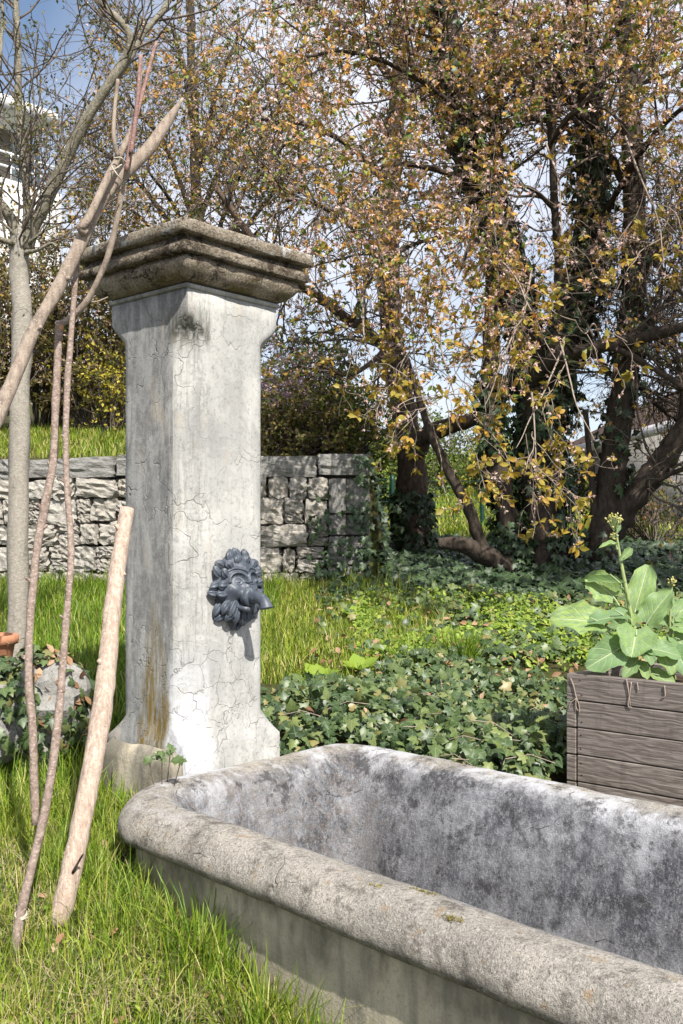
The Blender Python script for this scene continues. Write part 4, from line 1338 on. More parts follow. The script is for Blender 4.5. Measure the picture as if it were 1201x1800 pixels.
def crown(parent, paths, radii, spec, off):
    """twigs and leaf tufts from limb polylines; returns nothing, builds stuff parts of the tree"""
    tw_p, tw_r = [], []
    L1, r1 = spawn(paths, radii, spec['n1'], *spec.get('t1', (0.25, 1.0)), *spec['l1'], 9, spec.get('ang1', (0.5, 1.2)), spec.get('g1', 0.02), spec.get('w1', 0.2), 0.5, spec.get('bias'), 0.0035, 0.3)
    r1 = np.minimum(r1, 0.016 * np.linspace(1, 0.35, 9)[None])
    L2, r2 = spawn(L1, r1, spec['n2'], 0.1, 1.0, *spec['l2'], 7, (0.4, 1.1), spec.get('g2', 0.06), spec.get('w2', 0.24), 0.6, spec.get('bias2'), 0.0018, 0.45)
    L3, r3 = spawn(L2, r2, spec['n3'], 0.15, 1.0, *spec['l3'], 4, (0.4, 1.1), spec.get('g3', 0.08), 0.25, 0.6, None, 0.0012, 0.6)
    keep = spec.get('keep')
    if keep is not None:
        k1, k2_, k3 = keep(L1.mean(1)), keep(L2.mean(1)), keep(L3.mean(1))
        L1, r1, L2, r2, L3, r3 = L1[k1], r1[k1], L2[k2_], r2[k2_], L3[k3], r3[k3]
    V1, Q1 = tube_arrays(L1, r1, 5)
    V2, Q2 = tube_arrays(L2, r2, 4)
    V3, Q3 = tube_arrays(L3, r3, 3)
    tw = fast('twigs', np.vstack([V1, V2]) - off, np.vstack([Q1, Q2 + len(V1)]), spec.get('twig', M['twig']), parent, True)
    tw['kind'] = 'stuff'
    tw = fast('fine_twigs', V3 - off, Q3, spec.get('fine', spec.get('twig', M['twig'])), parent, True)
    tw['kind'] = 'stuff'
    nodes = np.concatenate([L3[:, -1], L3[:, 2], L2[:, -1], L2[:, 4]])
    dirs = np.concatenate([norm(L3[:, -1] - L3[:, -2]), norm(L3[:, 2] - L3[:, 1]), norm(L2[:, -1] - L2[:, -2]), norm(L2[:, 4] - L2[:, 3])])
    for (nm, m, frac, per, lo, hi, T, TF) in spec['leaves']:
        pick = R.random(len(nodes)) < frac
        if not pick.any():
            continue
        V, Fc = tufts(nodes[pick], dirs[pick], per, lo, hi, 0.75, T, TF)
        o = fast(nm, V - off, Fc, m, parent)
        o['kind'] = 'stuff'
    return L1, L2, L3


def limbs_of(tree, defs, mat, off, sides=14, lump=0.22):
    """defs: list of (part name, [(px,py,Y)...], r0, r1); returns resampled paths and radii"""
    ps, rs = [], []
    for nm, pts, r0, r1 in defs:
        w = np.array([P(*q) for q in pts])
        n = 40
        limb(nm, w - off, r0, r1, mat, tree, n, sides, 0.03 if r0 > 0.06 else 0.015, 0.05, 0.8, lump=lump)
        ps.append(spline(w, 24))
        rs.append(np.linspace(r0, r1, 24))
    return np.array(ps), np.array(rs)


# young pollarded tree at the left edge
yt = thing('young_tree', 'pale smooth trunked young tree with pollarded head at the left edge', 'tree', P(30, 1262, 6.0))
off = np.array(yt.location)
p_tr, r_tr = limbs_of(yt, [('trunk', [(28, 1270, 6.0), (28, 1150, 6.0), (33, 950, 6.0), (36, 750, 6.0), (36, 560, 6.0), (32, 480, 6.0), (34, 425, 6.0), (36, 402, 6.0)], 0.062, 0.054)], M['bark_pale'], off, 18, 0.1)
ydefs = [('branch', [(44, 440, 6.0), (56, 402, 5.98), (78, 362, 5.95), (110, 290, 5.9), (150, 212, 5.85), (196, 142, 5.8), (224, 92, 5.78), (224, 62, 5.76), (206, 36, 5.74), (182, 12, 5.72), (165, -20, 5.7)], 0.045, 0.014),
         ('branch', [(200, 140, 5.8), (222, 110, 5.85), (250, 62, 5.9), (285, 22, 5.95), (310, -20, 6.0)], 0.024, 0.014),
         ('branch', [(40, 430, 6.0), (48, 380, 6.02), (44, 300, 6.05), (34, 200, 6.08), (31, 100, 6.1), (28, 0, 6.12), (27, -60, 6.14)], 0.027, 0.017),
         ('branch', [(34, 428, 6.0), (22, 392, 5.96), (4, 362, 5.92), (-30, 330, 5.88), (-90, 290, 5.8)], 0.036, 0.025),
         ('branch', [(60, 400, 5.98), (82, 340, 6.1), (112, 272, 6.2), (140, 225, 6.3), (180, 150, 6.4)], 0.014, 0.006),
         ('branch', [(5, -40, 6.2), (4, 30, 6.15), (2, 80, 6.1), (-4, 130, 6.1), (-20, 200, 6.0)], 0.010, 0.012),
         ('branch', [(36, 432, 6.0), (10, 424, 5.9), (-20, 412, 5.8)], 0.02, 0.012), ('branch', [(48, 432, 5.98), (62, 418, 5.92), (82, 404, 5.88), (104, 396, 5.84)], 0.013, 0.004),
         ('branch', [(46, 444, 5.96), (66, 440, 5.9), (90, 428, 5.86), (100, 434, 5.84)], 0.016, 0.004), ('branch', [(36, 430, 6.0), (14, 400, 5.92), (-10, 384, 5.9)], 0.012, 0.005)]
p_y, r_y = limbs_of(yt, ydefs, M['bark_branch'], off, 10, 0.2)
crown(yt, p_y, np.minimum(r_y, 0.014), dict(n1=120, l1=(0.35, 1.0), n2=330, l2=(0.12, 0.4), n3=900, l3=(0.04, 0.12), g1=-0.10, g2=-0.06, g3=0.0, t1=(0.08, 1.0), twig=M['twig'],
      leaves=[('leaf_buds', M['olive'], 0.5, 3, 0.012, 0.03, KITE, KITEF)]), off)

# the big many-stemmed tree in the middle right
tA = thing('old_tree', 'old many stemmed dark trunked tree with drooping bronze leaved shoots', 'tree', P(950, 990, 10.5))
off = np.array(tA.location)
Adefs = [('trunk', [(952, 1010, 10.4), (955, 930, 10.4), (952, 840, 10.4), (958, 750, 10.4), (975, 660, 10.4), (1010, 560, 10.4), (1036, 450, 10.4), (1038, 300, 10.3), (1030, 150, 10.2), (1020, 0, 10.1), (1010, -160, 10.0)], 0.27, 0.11),
         ('stem', [(948, 800, 10.4), (938, 700, 10.3), (915, 560, 10.2), (890, 450, 10.1), (850, 335, 10.0), (815, 235, 9.9), (792, 120, 9.8), (772, 0, 9.7), (752, -140, 9.6)], 0.19, 0.155),
         ('stem', [(903, 1000, 10.2), (893, 910, 10.2), (875, 820, 10.2), (862, 720, 10.2), (864, 600, 10.2), (870, 430, 10.1), (872, 250, 10.0), (866, 80, 9.9), (860, -100, 9.8)], 0.125, 0.05),
         ('stem', [(870, 985, 10.0), (848, 962, 10.0), (828, 905, 10.0), (800, 850, 10.0), (775, 800, 10.0), (752, 742, 10.0), (735, 690, 10.0), (700, 600, 9.9)], 0.075, 0.03),
         ('root', [(770, 955, 9.9), (815, 958, 9.9), (850, 975, 9.95), (900, 1000, 10.1)], 0.05, 0.11),
         ('branch', [(930, 680, 10.2), (965, 640, 9.8), (1010, 622, 9.5), (1070, 606, 9.3), (1140, 592, 9.2), (1210, 574, 9.1), (1290, 560, 9.0)], 0.075, 0.045),
         ('branch', [(1065, 606, 9.3), (1110, 625, 9.1), (1160, 655, 8.9), (1215, 690, 8.8)], 0.035, 0.02),
         ('branch', [(968, 640, 9.8), (984, 560, 9.7), (982, 470, 9.6), (976, 370, 9.4), (970, 250, 9.3), (960, 120, 9.2)], 0.06, 0.025),
         ('branch', [(872, 300, 10.0), (800, 190, 9.4), (700, 120, 8.9), (610, 90, 8.5), (540, 100, 8.2)], 0.05, 0.014),
         ('branch', [(850, 335, 10.0), (770, 300, 9.3), (690, 290, 8.8), (630, 320, 8.4), (590, 380, 8.1)], 0.05, 0.014),
         ('branch', [(890, 450, 10.1), (830, 420, 9.4), (760, 420, 8.9), (690, 450, 8.5), (640, 510, 8.2)], 0.045, 0.013),
         ('branch', [(792, 120, 9.8), (740, 20, 9.2), (660, -60, 8.7), (560, -80, 8.3)], 0.05, 0.016),
         ('branch', [(1036, 420, 10.4), (1090, 330, 9.8), (1140, 250, 9.3), (1200, 190, 8.9), (1260, 160, 8.6)], 0.06, 0.02),
         ('branch', [(1034, 250, 10.2), (980, 130, 9.4), (930, 60, 8.8), (880, 30, 8.3)], 0.05, 0.016),
         ('branch', [(1030, 150, 10.2), (1090, 40, 9.4), (1160, -20, 8.8), (1230, -30, 8.3)], 0.05, 0.016),
         ('branch', [(976, 370, 9.4), (930, 330, 8.7), (880, 340, 8.2), (840, 390, 7.8), (810, 470, 7.6)], 0.03, 0.01),
         ('branch', [(970, 250, 9.3), (1010, 200, 8.6), (1060, 190, 8.1), (1110, 230, 7.8)], 0.03, 0.01),
         ('branch', [(1010, 622, 9.5), (960, 560, 8.8), (900, 540, 8.2), (850, 570, 7.8), (820, 630, 7.6)], 0.03, 0.009)]
Adefs = [d if d[0] != 'branch' or k in (5, 6, 7) else (d[0], d[1], d[2] * 0.62, d[3] * 0.8) for k, d in enumerate(Adefs)]
pA, rA = limbs_of(tA, Adefs, M['bark_dark'], off, 14, 0.3)


def keepA(p):
    px = 600.5 + p[:, 0] / p[:, 1] * F
    py = HZ - (p[:, 2] - EYE) / p[:, 1] * F
    low = np.interp(px, [200, 480, 560, 640, 760, 900, 1000, 1060, 1120, 1300], [150, 330, 560, 680, 700, 690, 640, 520, 450, 440])
    low = low + 45 * vnoise(p, 1.5, 77, 2)
    thin = np.interp(px, [500, 720, 800, 1000, 1100, 1250], [1.0, 1.0, 0.85, 0.75, 0.75, 0.85]) * np.clip(0.68 + 1.9 * vnoise(p, 1.15, 123, 2), 0.08, 1) * np.where((px > 540) & (px < 760) & (py > 430) & (p[:, 1] < 9.2), 0.7, 1.0)
    return (py < low) & (p[:, 1] > 7.1) & (R.random(len(p)) < thin)


LEAFY = [('young_leaves', M['bronze'], 0.36, 6, 0.022, 0.064, SPOON, SPOONF), ('blossoms', M['blossom'], 0.72, 10, 0.014, 0.034, KITE, KITEF), ('green_leaves', M['fresh'], 0.16, 4, 0.035, 0.065, KITE, KITEF)]
br = [k for k, d in enumerate(Adefs) if d[0] == 'branch' and k not in (5, 6)]
top = [0, 1, 2]
selp = np.concatenate([pA[br], pA[top][:, 10:][:, np.linspace(0, 13, 24).astype(int)]])
selr = np.concatenate([rA[br], rA[top]])
crown(tA, selp, np.minimum(selr, 0.03), dict(n1=280, l1=(0.7, 2.0), n2=2100, l2=(0.3, 0.95), n3=9000, l3=(0.08, 0.26), g1=0.03, g2=0.09, g3=0.1, bias=(0.0, -0.35, 0.05), t1=(0.15, 1.0), keep=keepA, leaves=LEAFY), off)

# pale shoots with golden leaves hanging in the sun in front
sh_defs = [[(935, 470, 8.0), (915, 560, 7.7), (880, 640, 7.5), (850, 720, 7.4)], [(985, 600, 8.2), (1000, 660, 7.8), (1015, 720, 7.6), (1045, 775, 7.5)], [(990, 610, 8.2), (960, 680, 7.9), (930, 740, 7.7), (905, 790, 7.6)],
           [(780, 480, 8.0), (770, 570, 7.8), (800, 700, 7.6), (805, 735, 7.5)], [(850, 430, 7.9), (900, 480, 7.6), (935, 550, 7.4), (985, 640, 7.3)], [(700, 440, 8.3), (720, 560, 8.0), (740, 680, 7.9), (770, 770, 7.8)],
           [(1060, 605, 8.4), (1045, 570, 8.0), (1030, 585, 7.8), (1010, 560, 7.7)], [(960, 250, 8.3), (985, 330, 8.0), (990, 430, 7.8), (1000, 500, 7.8)], [(640, 500, 8.2), (640, 590, 8.0), (668, 660, 7.9)],
           [(1100, 240, 7.9), (1130, 320, 7.7), (1160, 400, 7.7), (1165, 470, 7.6)], [(620, 330, 8.3), (600, 420, 8.1), (590, 500, 8.0)], [(1150, 200, 8.5), (1180, 300, 8.2), (1190, 400, 8.1)], [(830, 360, 7.9), (815, 450, 7.7), (790, 520, 7.6), (760, 640, 7.5)],
           [(905, 620, 7.9), (870, 660, 7.7), (840, 690, 7.6), (760, 700, 7.5)], [(935, 690, 7.8), (940, 770, 7.7), (935, 845, 7.6)]]
sp, sr = [], []
for d in sh_defs:
    w = spline([P(*q) for q in d], 24)
    sp.append(w + 0.02 * R.normal(size=(1, 3)))
    sr.append(np.linspace(0.0085, 0.003, 24))
    limb('drooping_shoot', w - off, 0.0085, 0.003, M['twig_pale'], tA, 24, 6, 0.03)
sp, sr = np.array(sp), np.array(sr)
crown(tA, sp, sr, dict(n1=55, l1=(0.25, 0.75), n2=170, l2=(0.12, 0.4), n3=330, l3=(0.05, 0.16), g1=0.08, g2=0.08, g3=0.05, t1=(0.2, 1.0), twig=M['twig_pale'],
      leaves=[('golden_leaves', M['gold'], 0.33, 5, 0.045, 0.085, SPOON, SPOONF), ('blossoms', M['blossom'], 0.55, 6, 0.014, 0.03, KITE, KITEF)]), off)

# left trunk of the group
tB = thing('ivy_clad_tree', 'ivy clad tree trunk standing between the wall end and the fence post', 'tree', P(726, 972, 12.0))
off = np.array(tB.location)
Bdefs = [('trunk', [(727, 985, 12.0), (726, 900, 12.0), (724, 820, 12.0), (716, 750, 12.0), (704, 690, 12.0), (690, 600, 12.0), (682, 480, 12.0), (690, 330, 12.0), (700, 150, 12.0), (705, -50, 12.0)], 0.20, 0.09),
         ('limb', [(728, 810, 12.0), (748, 768, 11.8), (790, 748, 11.6), (830, 738, 11.5), (880, 700, 11.4), (930, 600, 11.3)], 0.115, 0.07),
         ('limb', [(690, 620, 12.0), (640, 580, 11.8), (595, 548, 11.6), (545, 512, 11.4), (490, 470, 11.2), (430, 400, 11.1), (380, 330, 11.0)], 0.075, 0.03),
         ('branch', [(690, 330, 12.0), (620, 260, 11.4), (540, 220, 11.0), (460, 210, 10.8)], 0.05, 0.015), ('branch', [(682, 480, 12.0), (620, 400, 11.4), (560, 360, 11.0), (500, 350, 10.8)], 0.05, 0.015),
         ('branch', [(700, 150, 12.0), (600, 40, 11.4), (500, -10, 11.0), (400, -30, 10.8)], 0.05, 0.015), ('branch', [(690, 600, 12.0), (650, 640, 11.2), (610, 660, 10.8), (560, 640, 10.5)], 0.04, 0.012)]
pB, rB = limbs_of(tB, Bdefs, M['bark_brown'], off, 14, 0.3)


def keepB(p):
    px = 600.5 + p[:, 0] / p[:, 1] * F
    py = HZ - (p[:, 2] - EYE) / p[:, 1] * F
    return (py < 775 - 60 * (px < 560) + 40 * vnoise(p, 1.3, 55, 2)) & (p[:, 1] > 9.9)


crown(tB, pB[2:], np.minimum(rB[2:], 0.03), dict(n1=80, l1=(0.6, 2.0), n2=560, l2=(0.3, 1.0), n3=2000, l3=(0.08, 0.26), g1=0.02, g2=0.06, t1=(0.1, 1.0), keep=keepB,
      leaves=[('young_leaves', M['bronze'], 0.25, 4, 0.03, 0.06, KITE, KITEF), ('blossoms', M['blossom'], 0.5, 6, 0.015, 0.034, KITE, KITEF), ('green_leaves', M['fresh'], 0.22, 4, 0.03, 0.06, KITE, KITEF)]), off)

# right hand trunks
tD = thing('leaning_tree', 'dark bare tree forking low with one stem leaning to the right', 'tree', P(1058, 965, 9.8))
off = np.array(tD.location)
Ddefs = [('trunk', [(1052, 985, 9.8), (1066, 900, 9.8), (1080, 800, 9.8), (1096, 680, 9.8), (1112, 560, 9.8), (1116, 420, 9.8), (1112, 280, 9.7), (1102, 120, 9.6), (1096, -80, 9.5)], 0.15, 0.09),
         ('stem', [(1062, 950, 9.8), (1100, 895, 9.75), (1145, 835, 9.7), (1190, 775, 9.65), (1240, 710, 9.6), (1300, 620, 9.5)], 0.13, 0.10),
         ('stem', [(1052, 975, 9.75), (1046, 930, 9.75), (1042, 860, 9.75), (1036, 790, 9.75), (1030, 720, 9.7)], 0.04, 0.025),
         ('branch', [(1112, 870, 9.7), (1150, 848, 9.6), (1190, 828, 9.5), (1250, 810, 9.4)], 0.035, 0.02),
         ('branch', [(1114, 500, 9.8), (1150, 440, 9.9), (1190, 390, 10.0), (1250, 330, 10.1)], 0.06, 0.03), ('branch', [(1112, 350, 9.8), (1060, 250, 9.9), (1010, 180, 10.0), (960, 140, 10.1)], 0.05, 0.02),
         ('branch', [(1116, 440, 9.8), (1160, 470, 9.6), (1210, 530, 9.4)], 0.04, 0.015), ('branch', [(1106, 180, 9.7), (1150, 100, 9.8), (1210, 40, 9.9)], 0.045, 0.02),
         ('branch', [(1100, 640, 9.8), (1140, 700, 10.0), (1190, 740, 10.2)], 0.035, 0.012),
         ('branch', [(1108, 600, 9.8), (1150, 560, 9.9), (1200, 500, 10.0), (1260, 470, 10.1)], 0.04, 0.015), ('branch', [(1112, 560, 9.8), (1160, 600, 10.1), (1220, 640, 10.4)], 0.035, 0.012),
         ('branch', [(1114, 420, 9.8), (1160, 380, 10.2), (1200, 300, 10.5)], 0.04, 0.015), ('branch', [(1190, 775, 9.65), (1200, 700, 9.8), (1190, 620, 10.0), (1170, 560, 10.2)], 0.04, 0.012),
         ('branch', [(1098, 680, 9.8), (1060, 640, 10.1), (1030, 560, 10.4), (1060, 480, 10.6)], 0.035, 0.012)]
pD, rD = limbs_of(tD, Ddefs, M['bark_dark'], off, 14, 0.3)
crown(tD, pD[3:], np.minimum(rD[3:], 0.03), dict(n1=170, l1=(0.6, 1.7), n2=1700, l2=(0.3, 0.9), n3=4200, l3=(0.08, 0.26), g1=0.0, g2=0.03, t1=(0.1, 1.0),
      leaves=[('young_leaves', M['bronze'], 0.12, 3, 0.03, 0.06, KITE, KITEF), ('blossoms', M['blossom'], 0.25, 5, 0.015, 0.03, KITE, KITEF), ('green_leaves', M['olive'], 0.12, 3, 0.03, 0.055, KITE, KITEF)]), off)

# the tree that stands to the right of the picture and shades the ivy
tN = thing('shade_tree', 'leafy tree standing to the right outside the picture shading the ivy', 'tree', (6.2, 4.6, 0.05))
off = np.array(tN.location)
Nt = [np.array([6.2, 4.6, 0.0]), np.array([6.15, 4.65, 2.0]), np.array([5.6, 4.9, 4.6]), np.array([4.8, 5.0, 6.6])]
limb('trunk', [q - off for q in Nt], 0.2, 0.07, M['bark_dark'], tN, 30, 12, 0.03, 0.05, lump=0.2)
np_, nr_2 = [], []
for q in range(16):
    b = spline(Nt, 20)[random.randint(10, 19)]
    e = np.array([random.uniform(3.5, 6.8), random.uniform(4.8, 6.6), random.uniform(5.2, 7.2)])
    w = spline([b, (b + e) / 2 + np.array([0, 0, 0.3]), e], 24)
    limb('branch', w - off, 0.04, 0.012, M['bark_dark'], tN, 16, 7, 0.02)
    np_.append(w)
    nr_2.append(np.linspace(0.04, 0.012, 24))


def keepN(p):
    return p[:, 2] > np.maximum(4.9, EYE + 0.60 * p[:, 1])


crown(tN, np.array(np_), np.minimum(np.array(nr_2), 0.02), dict(n1=110, l1=(0.5, 1.3), n2=500, l2=(0.3, 0.8), n3=1300, l3=(0.1, 0.25), g1=0.0, g2=0.03, keep=keepN, leaves=[('leaves', M['bronze'], 0.8, 4, 0.07, 0.12, KITE, KITEF)]), off)

# light tree on the bank behind the pillar
tC = thing('bank_tree', 'airy twiggy tree in first leaf on the bank behind the pillar', 'tree', P(350, 775, 13.6))
off = np.array(tC.location)
Cdefs = [('trunk', [(350, 800, 13.6), (350, 700, 13.6), (345, 600, 13.6), (350, 480, 13.6), (345, 330, 13.6), (340, 150, 13.6), (330, -50, 13.6)], 0.13, 0.05)]
for (x1, y1, Y1) in ((180, 330, 13), (230, 180, 12.6), (300, 40, 13), (420, 60, 13.5), (500, 160, 13), (520, 290, 12.6), (150, 430, 13), (430, 290, 12.2), (260, 300, 12.2), (560, 60, 13.5), (130, 230, 13.5), (460, 400, 13)):
    y0 = min(600, y1 + 230)
    Cdefs.append(('branch', [(348, y0, 13.6), ((348 + x1) / 2 + random.uniform(-20, 20), (y0 + y1) / 2 - 30, (13.6 + Y1) / 2), (x1, y1, Y1)], 0.045, 0.014))
pC, rC = limbs_of(tC, Cdefs, M['bark_dark'], off, 8, 0.2)


def keepC(p):
    py = HZ - (p[:, 2] - EYE) / p[:, 1] * F
    px = 600.5 + p[:, 0] / p[:, 1] * F
    return (py < 520) & (R.random(len(p)) < np.clip(0.75 + 1.5 * vnoise(p, 1.0, 321, 2), 0.15, 1)) & ((px > 165) | (py > 190 + 0.4 * (165 - px)) | (R.random(len(p)) < 0.05))


crown(tC, pC[1:], np.minimum(rC[1:], 0.02), dict(n1=210, l1=(0.6, 1.9), n2=1800, l2=(0.3, 0.9), n3=7600, l3=(0.1, 0.3), g1=0.0, g2=0.02, g3=0.02, t1=(0.2, 1.0), keep=keepC,
      leaves=[('young_leaves', M['bronze'], 0.34, 3, 0.03, 0.06, KITE, KITEF), ('blossoms', M['blossom'], 0.22, 5, 0.014, 0.03, KITE, KITEF), ('green_leaves', M['olive'], 0.34, 3, 0.03, 0.055, KITE, KITEF)]), off)


# ------------------------------------------------------------------ shrubs


def shrub(name, label, px, py, Y, w, h, d, leaves, n=60, group=None, twig=None, lift=0.0, cat='shrub', n2=8, n3=4):
    b = P(px, py, Y)
    o = thing(name, label, cat, b, 0, group)
    k = n
    ang = R.uniform(0, 2 * math.pi, k)
    rad = np.sqrt(R.random(k))
    tip = np.stack([np.cos(ang) * rad * w / 2, np.sin(ang) * rad * d / 2, h * np.sqrt(np.clip(1 - rad ** 2 * 0.75, 0, 1)) * R.uniform(0.55, 1.05, k) + lift], 1)
    root = tip * np.array([0.12, 0.12, 0]) + np.array([0, 0, -0.1])
    mid = root * 0.5 + tip * 0.5 + np.stack([np.cos(ang) * w * 0.06, np.sin(ang) * d * 0.06, np.full(k, h * 0.06)], 1)
    t = np.linspace(0, 1, 9)[None, :, None]
    paths = (1 - t) ** 2 * root[:, None] + 2 * t * (1 - t) * mid[:, None] + t ** 2 * tip[:, None]
    paths = paths + 0.03 * R.normal(size=paths.shape) * t
    rr_ = np.linspace(0.012, 0.004, 9)[None].repeat(k, 0)
    L2, r2 = spawn(paths, rr_, k * n2, 0.2, 1.0, 0.2, 0.6, 6, (0.4, 1.1), 0.0, 0.25, 0.5, None, 0.0022)
    L3, r3 = spawn(L2, r2, k * n2 * n3, 0.2, 1.0, 0.06, 0.22, 4, (0.4, 1.1), 0.0, 0.25, 0.6, None, 0.0016)
    V1, Q1 = tube_arrays(paths, rr_, 5)
    V2, Q2 = tube_arrays(L2, r2, 3)
    s_ = fast('stems', np.vstack([V1, V2]), np.vstack([Q1, Q2 + len(V1)]), twig or M['twig'], o, True)
    s_['kind'] = 'stuff'
    nodes = np.concatenate([L3[:, -1], L3[:, 1], L2[:, -1], L2[:, 3]])
    dirs = np.concatenate([norm(L3[:, -1] - L3[:, -2]), norm(L3[:, 1] - L3[:, 0]), norm(L2[:, -1] - L2[:, -2]), norm(L2[:, 3] - L2[:, 2])])
    for (nm, m, frac, per, lo, hi) in leaves:
        pk = R.random(len(nodes)) < frac
        V, Fc = tufts(nodes[pk], dirs[pk], per, lo, hi, 0.9)
        f_ = fast(nm, V, Fc, m, o)
        f_['kind'] = 'stuff'
    return o


BRN = [('leaves', M['brownish'], 0.55, 3, 0.04, 0.08), ('young_leaves', M['olive'], 0.4, 3, 0.04, 0.075), ('blossoms', M['blossom'], 0.18, 4, 0.02, 0.04)]
GB = 'brown budding shrubs on the bank behind the wall'
shrub('bank_shrub', 'brown olive budding shrub on the bank at the far left edge', -40, 775, 13.4, 2.2, 3.1, 1.6, BRN, 50, GB)
shrub('bank_shrub', 'brown olive budding shrub behind the pale young trunk', 65, 768, 14.2, 2.2, 3.3, 1.6, BRN, 60, GB)
shrub('bank_shrub', 'brown budding shrub left of the pillar behind the leaning sticks', 165, 772, 13.6, 2.0, 2.2, 1.5, BRN, 50, GB)
shrub('bank_shrub', 'brown budding shrub hidden partly behind the pillar shaft', 265, 775, 14.4, 2.0, 2.2, 1.4, BRN, 36, GB)
shrub('yellow_shrub', 'shrub with yellow blossom on the bank left of the pillar', 195, 770, 12.9, 0.9, 1.0, 0.6, [('blossoms', M['yellow'], 0.4, 3, 0.03, 0.06), ('young_leaves', M['olive'], 0.3, 3, 0.03, 0.06)], 20, lift=0.15)
shrub('pink_shrub', 'pale pink blossoming shrub on the bank right of the pillar', 485, 785, 11.6, 1.0, 0.75, 0.8, [('blossoms', M['pink'], 0.8, 5, 0.025, 0.05)], 26)
shrub('pink_shrub', 'tall pink flowering shrub among the brown ones behind the sticks', 180, 765, 14.8, 1.2, 1.9, 0.8, [('blossoms', M['pink'], 0.35, 4, 0.025, 0.045), ('young_leaves', M['brownish'], 0.3, 3, 0.04, 0.07)], 24)
GRN = [('leaves', M['dark_leaf'], 0.6, 3, 0.045, 0.085), ('young_leaves', M['olive'], 0.35, 3, 0.04, 0.075)]
FRS = [('leaves', M['fresh'], 0.75, 3, 0.05, 0.10), ('dark_leaves', M['dark_leaf'], 0.25, 3, 0.05, 0.09)]  # dark green leaves mixed in at random
GG = 'green shrubs behind the old trees'
shrub('green_shrub', 'olive green shrub above the right end of the wall', 545, 790, 13.2, 1.6, 1.7, 1.2, [('leaves', M['olive'], 0.4, 3, 0.04, 0.08), ('young_leaves', M['fresh'], 0.3, 3, 0.04, 0.07), ('blossoms', M['pink'], 0.1, 4, 0.02, 0.04)], 34, GG)
shrub('green_shrub', 'low dark shrub leaning over the coping right of the pillar', 530, 796, 10.6, 1.2, 0.35, 0.7, [('leaves', M['olive'], 0.4, 3, 0.035, 0.07), ('young_leaves', M['brownish'], 0.3, 3, 0.035, 0.06)], 30, GG)
shrub('green_shrub', 'low dark shrub on top of the wall end', 610, 796, 10.7, 1.1, 0.6, 0.8, [('leaves', M['olive'], 0.5, 3, 0.035, 0.07), ('young_leaves', M['fresh'], 0.25, 3, 0.035, 0.06)], 22, GG)
shrub('green_shrub', 'bright leafy shrub behind the ivy clad trunk', 700, 905, 21.0, 2.6, 2.4, 1.2, FRS, 50, GG)
shrub('green_shrub', 'fresh green shrub left of the fence post', 655, 915, 18.5, 1.5, 1.6, 1.2, FRS, 46, GG)
shrub('green_shrub', 'fresh green low shrub behind the fence between trunks', 780, 885, 23.0, 2.6, 1.0, 1.5, FRS, 44, GG)
shrub('green_shrub', 'green low shrub behind the thin fence post', 865, 885, 24.0, 2.4, 1.2, 1.5, FRS, 40, GG)
shrub('green_shrub', 'tall pale green shrub far behind the middle of the old tree', 800, 870, 29, 5.0, 2.6, 2.0, FRS, 60, GG)
shrub('gold_shrub', 'golden yellow leaved shrub beside the old trunk behind fence', 868, 888, 22.5, 1.0, 1.4, 0.8, [('leaves', M['yellow'], 0.7, 4, 0.05, 0.09)], 24)
shrub('green_shrub', 'dark hedge shrub left of the plastered shed', 950, 925, 21.0, 2.6, 2.2, 1.4, GRN, 46, GG)
shrub('green_shrub', 'straggly shrub against the plastered shed wall', 1150, 945, 13.5, 1.6, 0.8, 0.8, [('leaves', M['olive'], 0.3, 3, 0.04, 0.07), ('dead_leaves', M['dead_leaf'], 0.15, 2, 0.04, 0.07)], 26, GG)

# ------------------------------------------------------------------ green wire fence
fence = thing('wire_fence', 'thin green wire garden fence between dark green posts behind the trees', 'fence', P(690, 940, 15.5))
off = np.array(fence.location)
fz0, fz1 = 1.38, 2.27
fx = [(0.0, 15.4), (0.77, 15.5), (2.17, 15.8), (3.6, 16.1)]
for (x_, y_) in fx:
    limb('post', [np.array([x_, y_, fz0 - 0.3]) - off, np.array([x_, y_, 2.0]) - off, np.array([x_, y_, fz1]) - off], 0.032, 0.032, M['green_post'], fence, 6, 10, rn=0)
wires = []
for (a, b) in zip(fx[:-1], fx[1:]):
    for z in np.arange(fz0 + 0.05, fz1 - 0.02, 0.11):
        wires.append([[a[0], a[1], z], [(a[0] + b[0]) / 2, (a[1] + b[1]) / 2, z - 0.005], [b[0], b[1], z]])
    for t in np.linspace(0.01, 0.99, 20):
        x_, y_ = a[0] + (b[0] - a[0]) * t, a[1] + (b[1] - a[1]) * t
        wires.append([[x_, y_, fz0], [x_, y_, 2.0], [x_, y_, fz1 - 0.03]])
wv, wq = tube_arrays(np.array(wires) - off, np.full((len(wires), 3), 0.003), 4)
wm = fast('wire_mesh', wv, wq, M['green_post'], fence)
wm['kind'] = 'stuff'

# ------------------------------------------------------------------ shed at right
shed = thing('plastered_shed', 'low grey plastered shed with red tiled roof behind the leaning tree', 'shed', P(1010, 930, 20))
off = np.array(shed.location)
s0, s1 = np.array([0.2278 * 22, 22.0]), np.array([0.40 * 14.6, 14.6])
dirv = norm(s1 - s0)
nrm2 = np.array([dirv[1], -dirv[0]])
if nrm2[0] < 0:
    nrm2 = -nrm2


def prism(name, pts2, z0, z1, mat, parent, off):
    pts2 = np.asarray(pts2)
    n = len(pts2)
    V = np.vstack([np.column_stack([pts2, np.full(n, z0)]), np.column_stack([pts2, np.full(n, z1)])]) - off
    Q = [[i, (i + 1) % n, n + (i + 1) % n, n + i] for i in range(n)]
    return fast(name, V, [np.array(Q), np.array([list(range(n))[::-1]]), np.array([list(range(n, 2 * n))])], mat, parent)


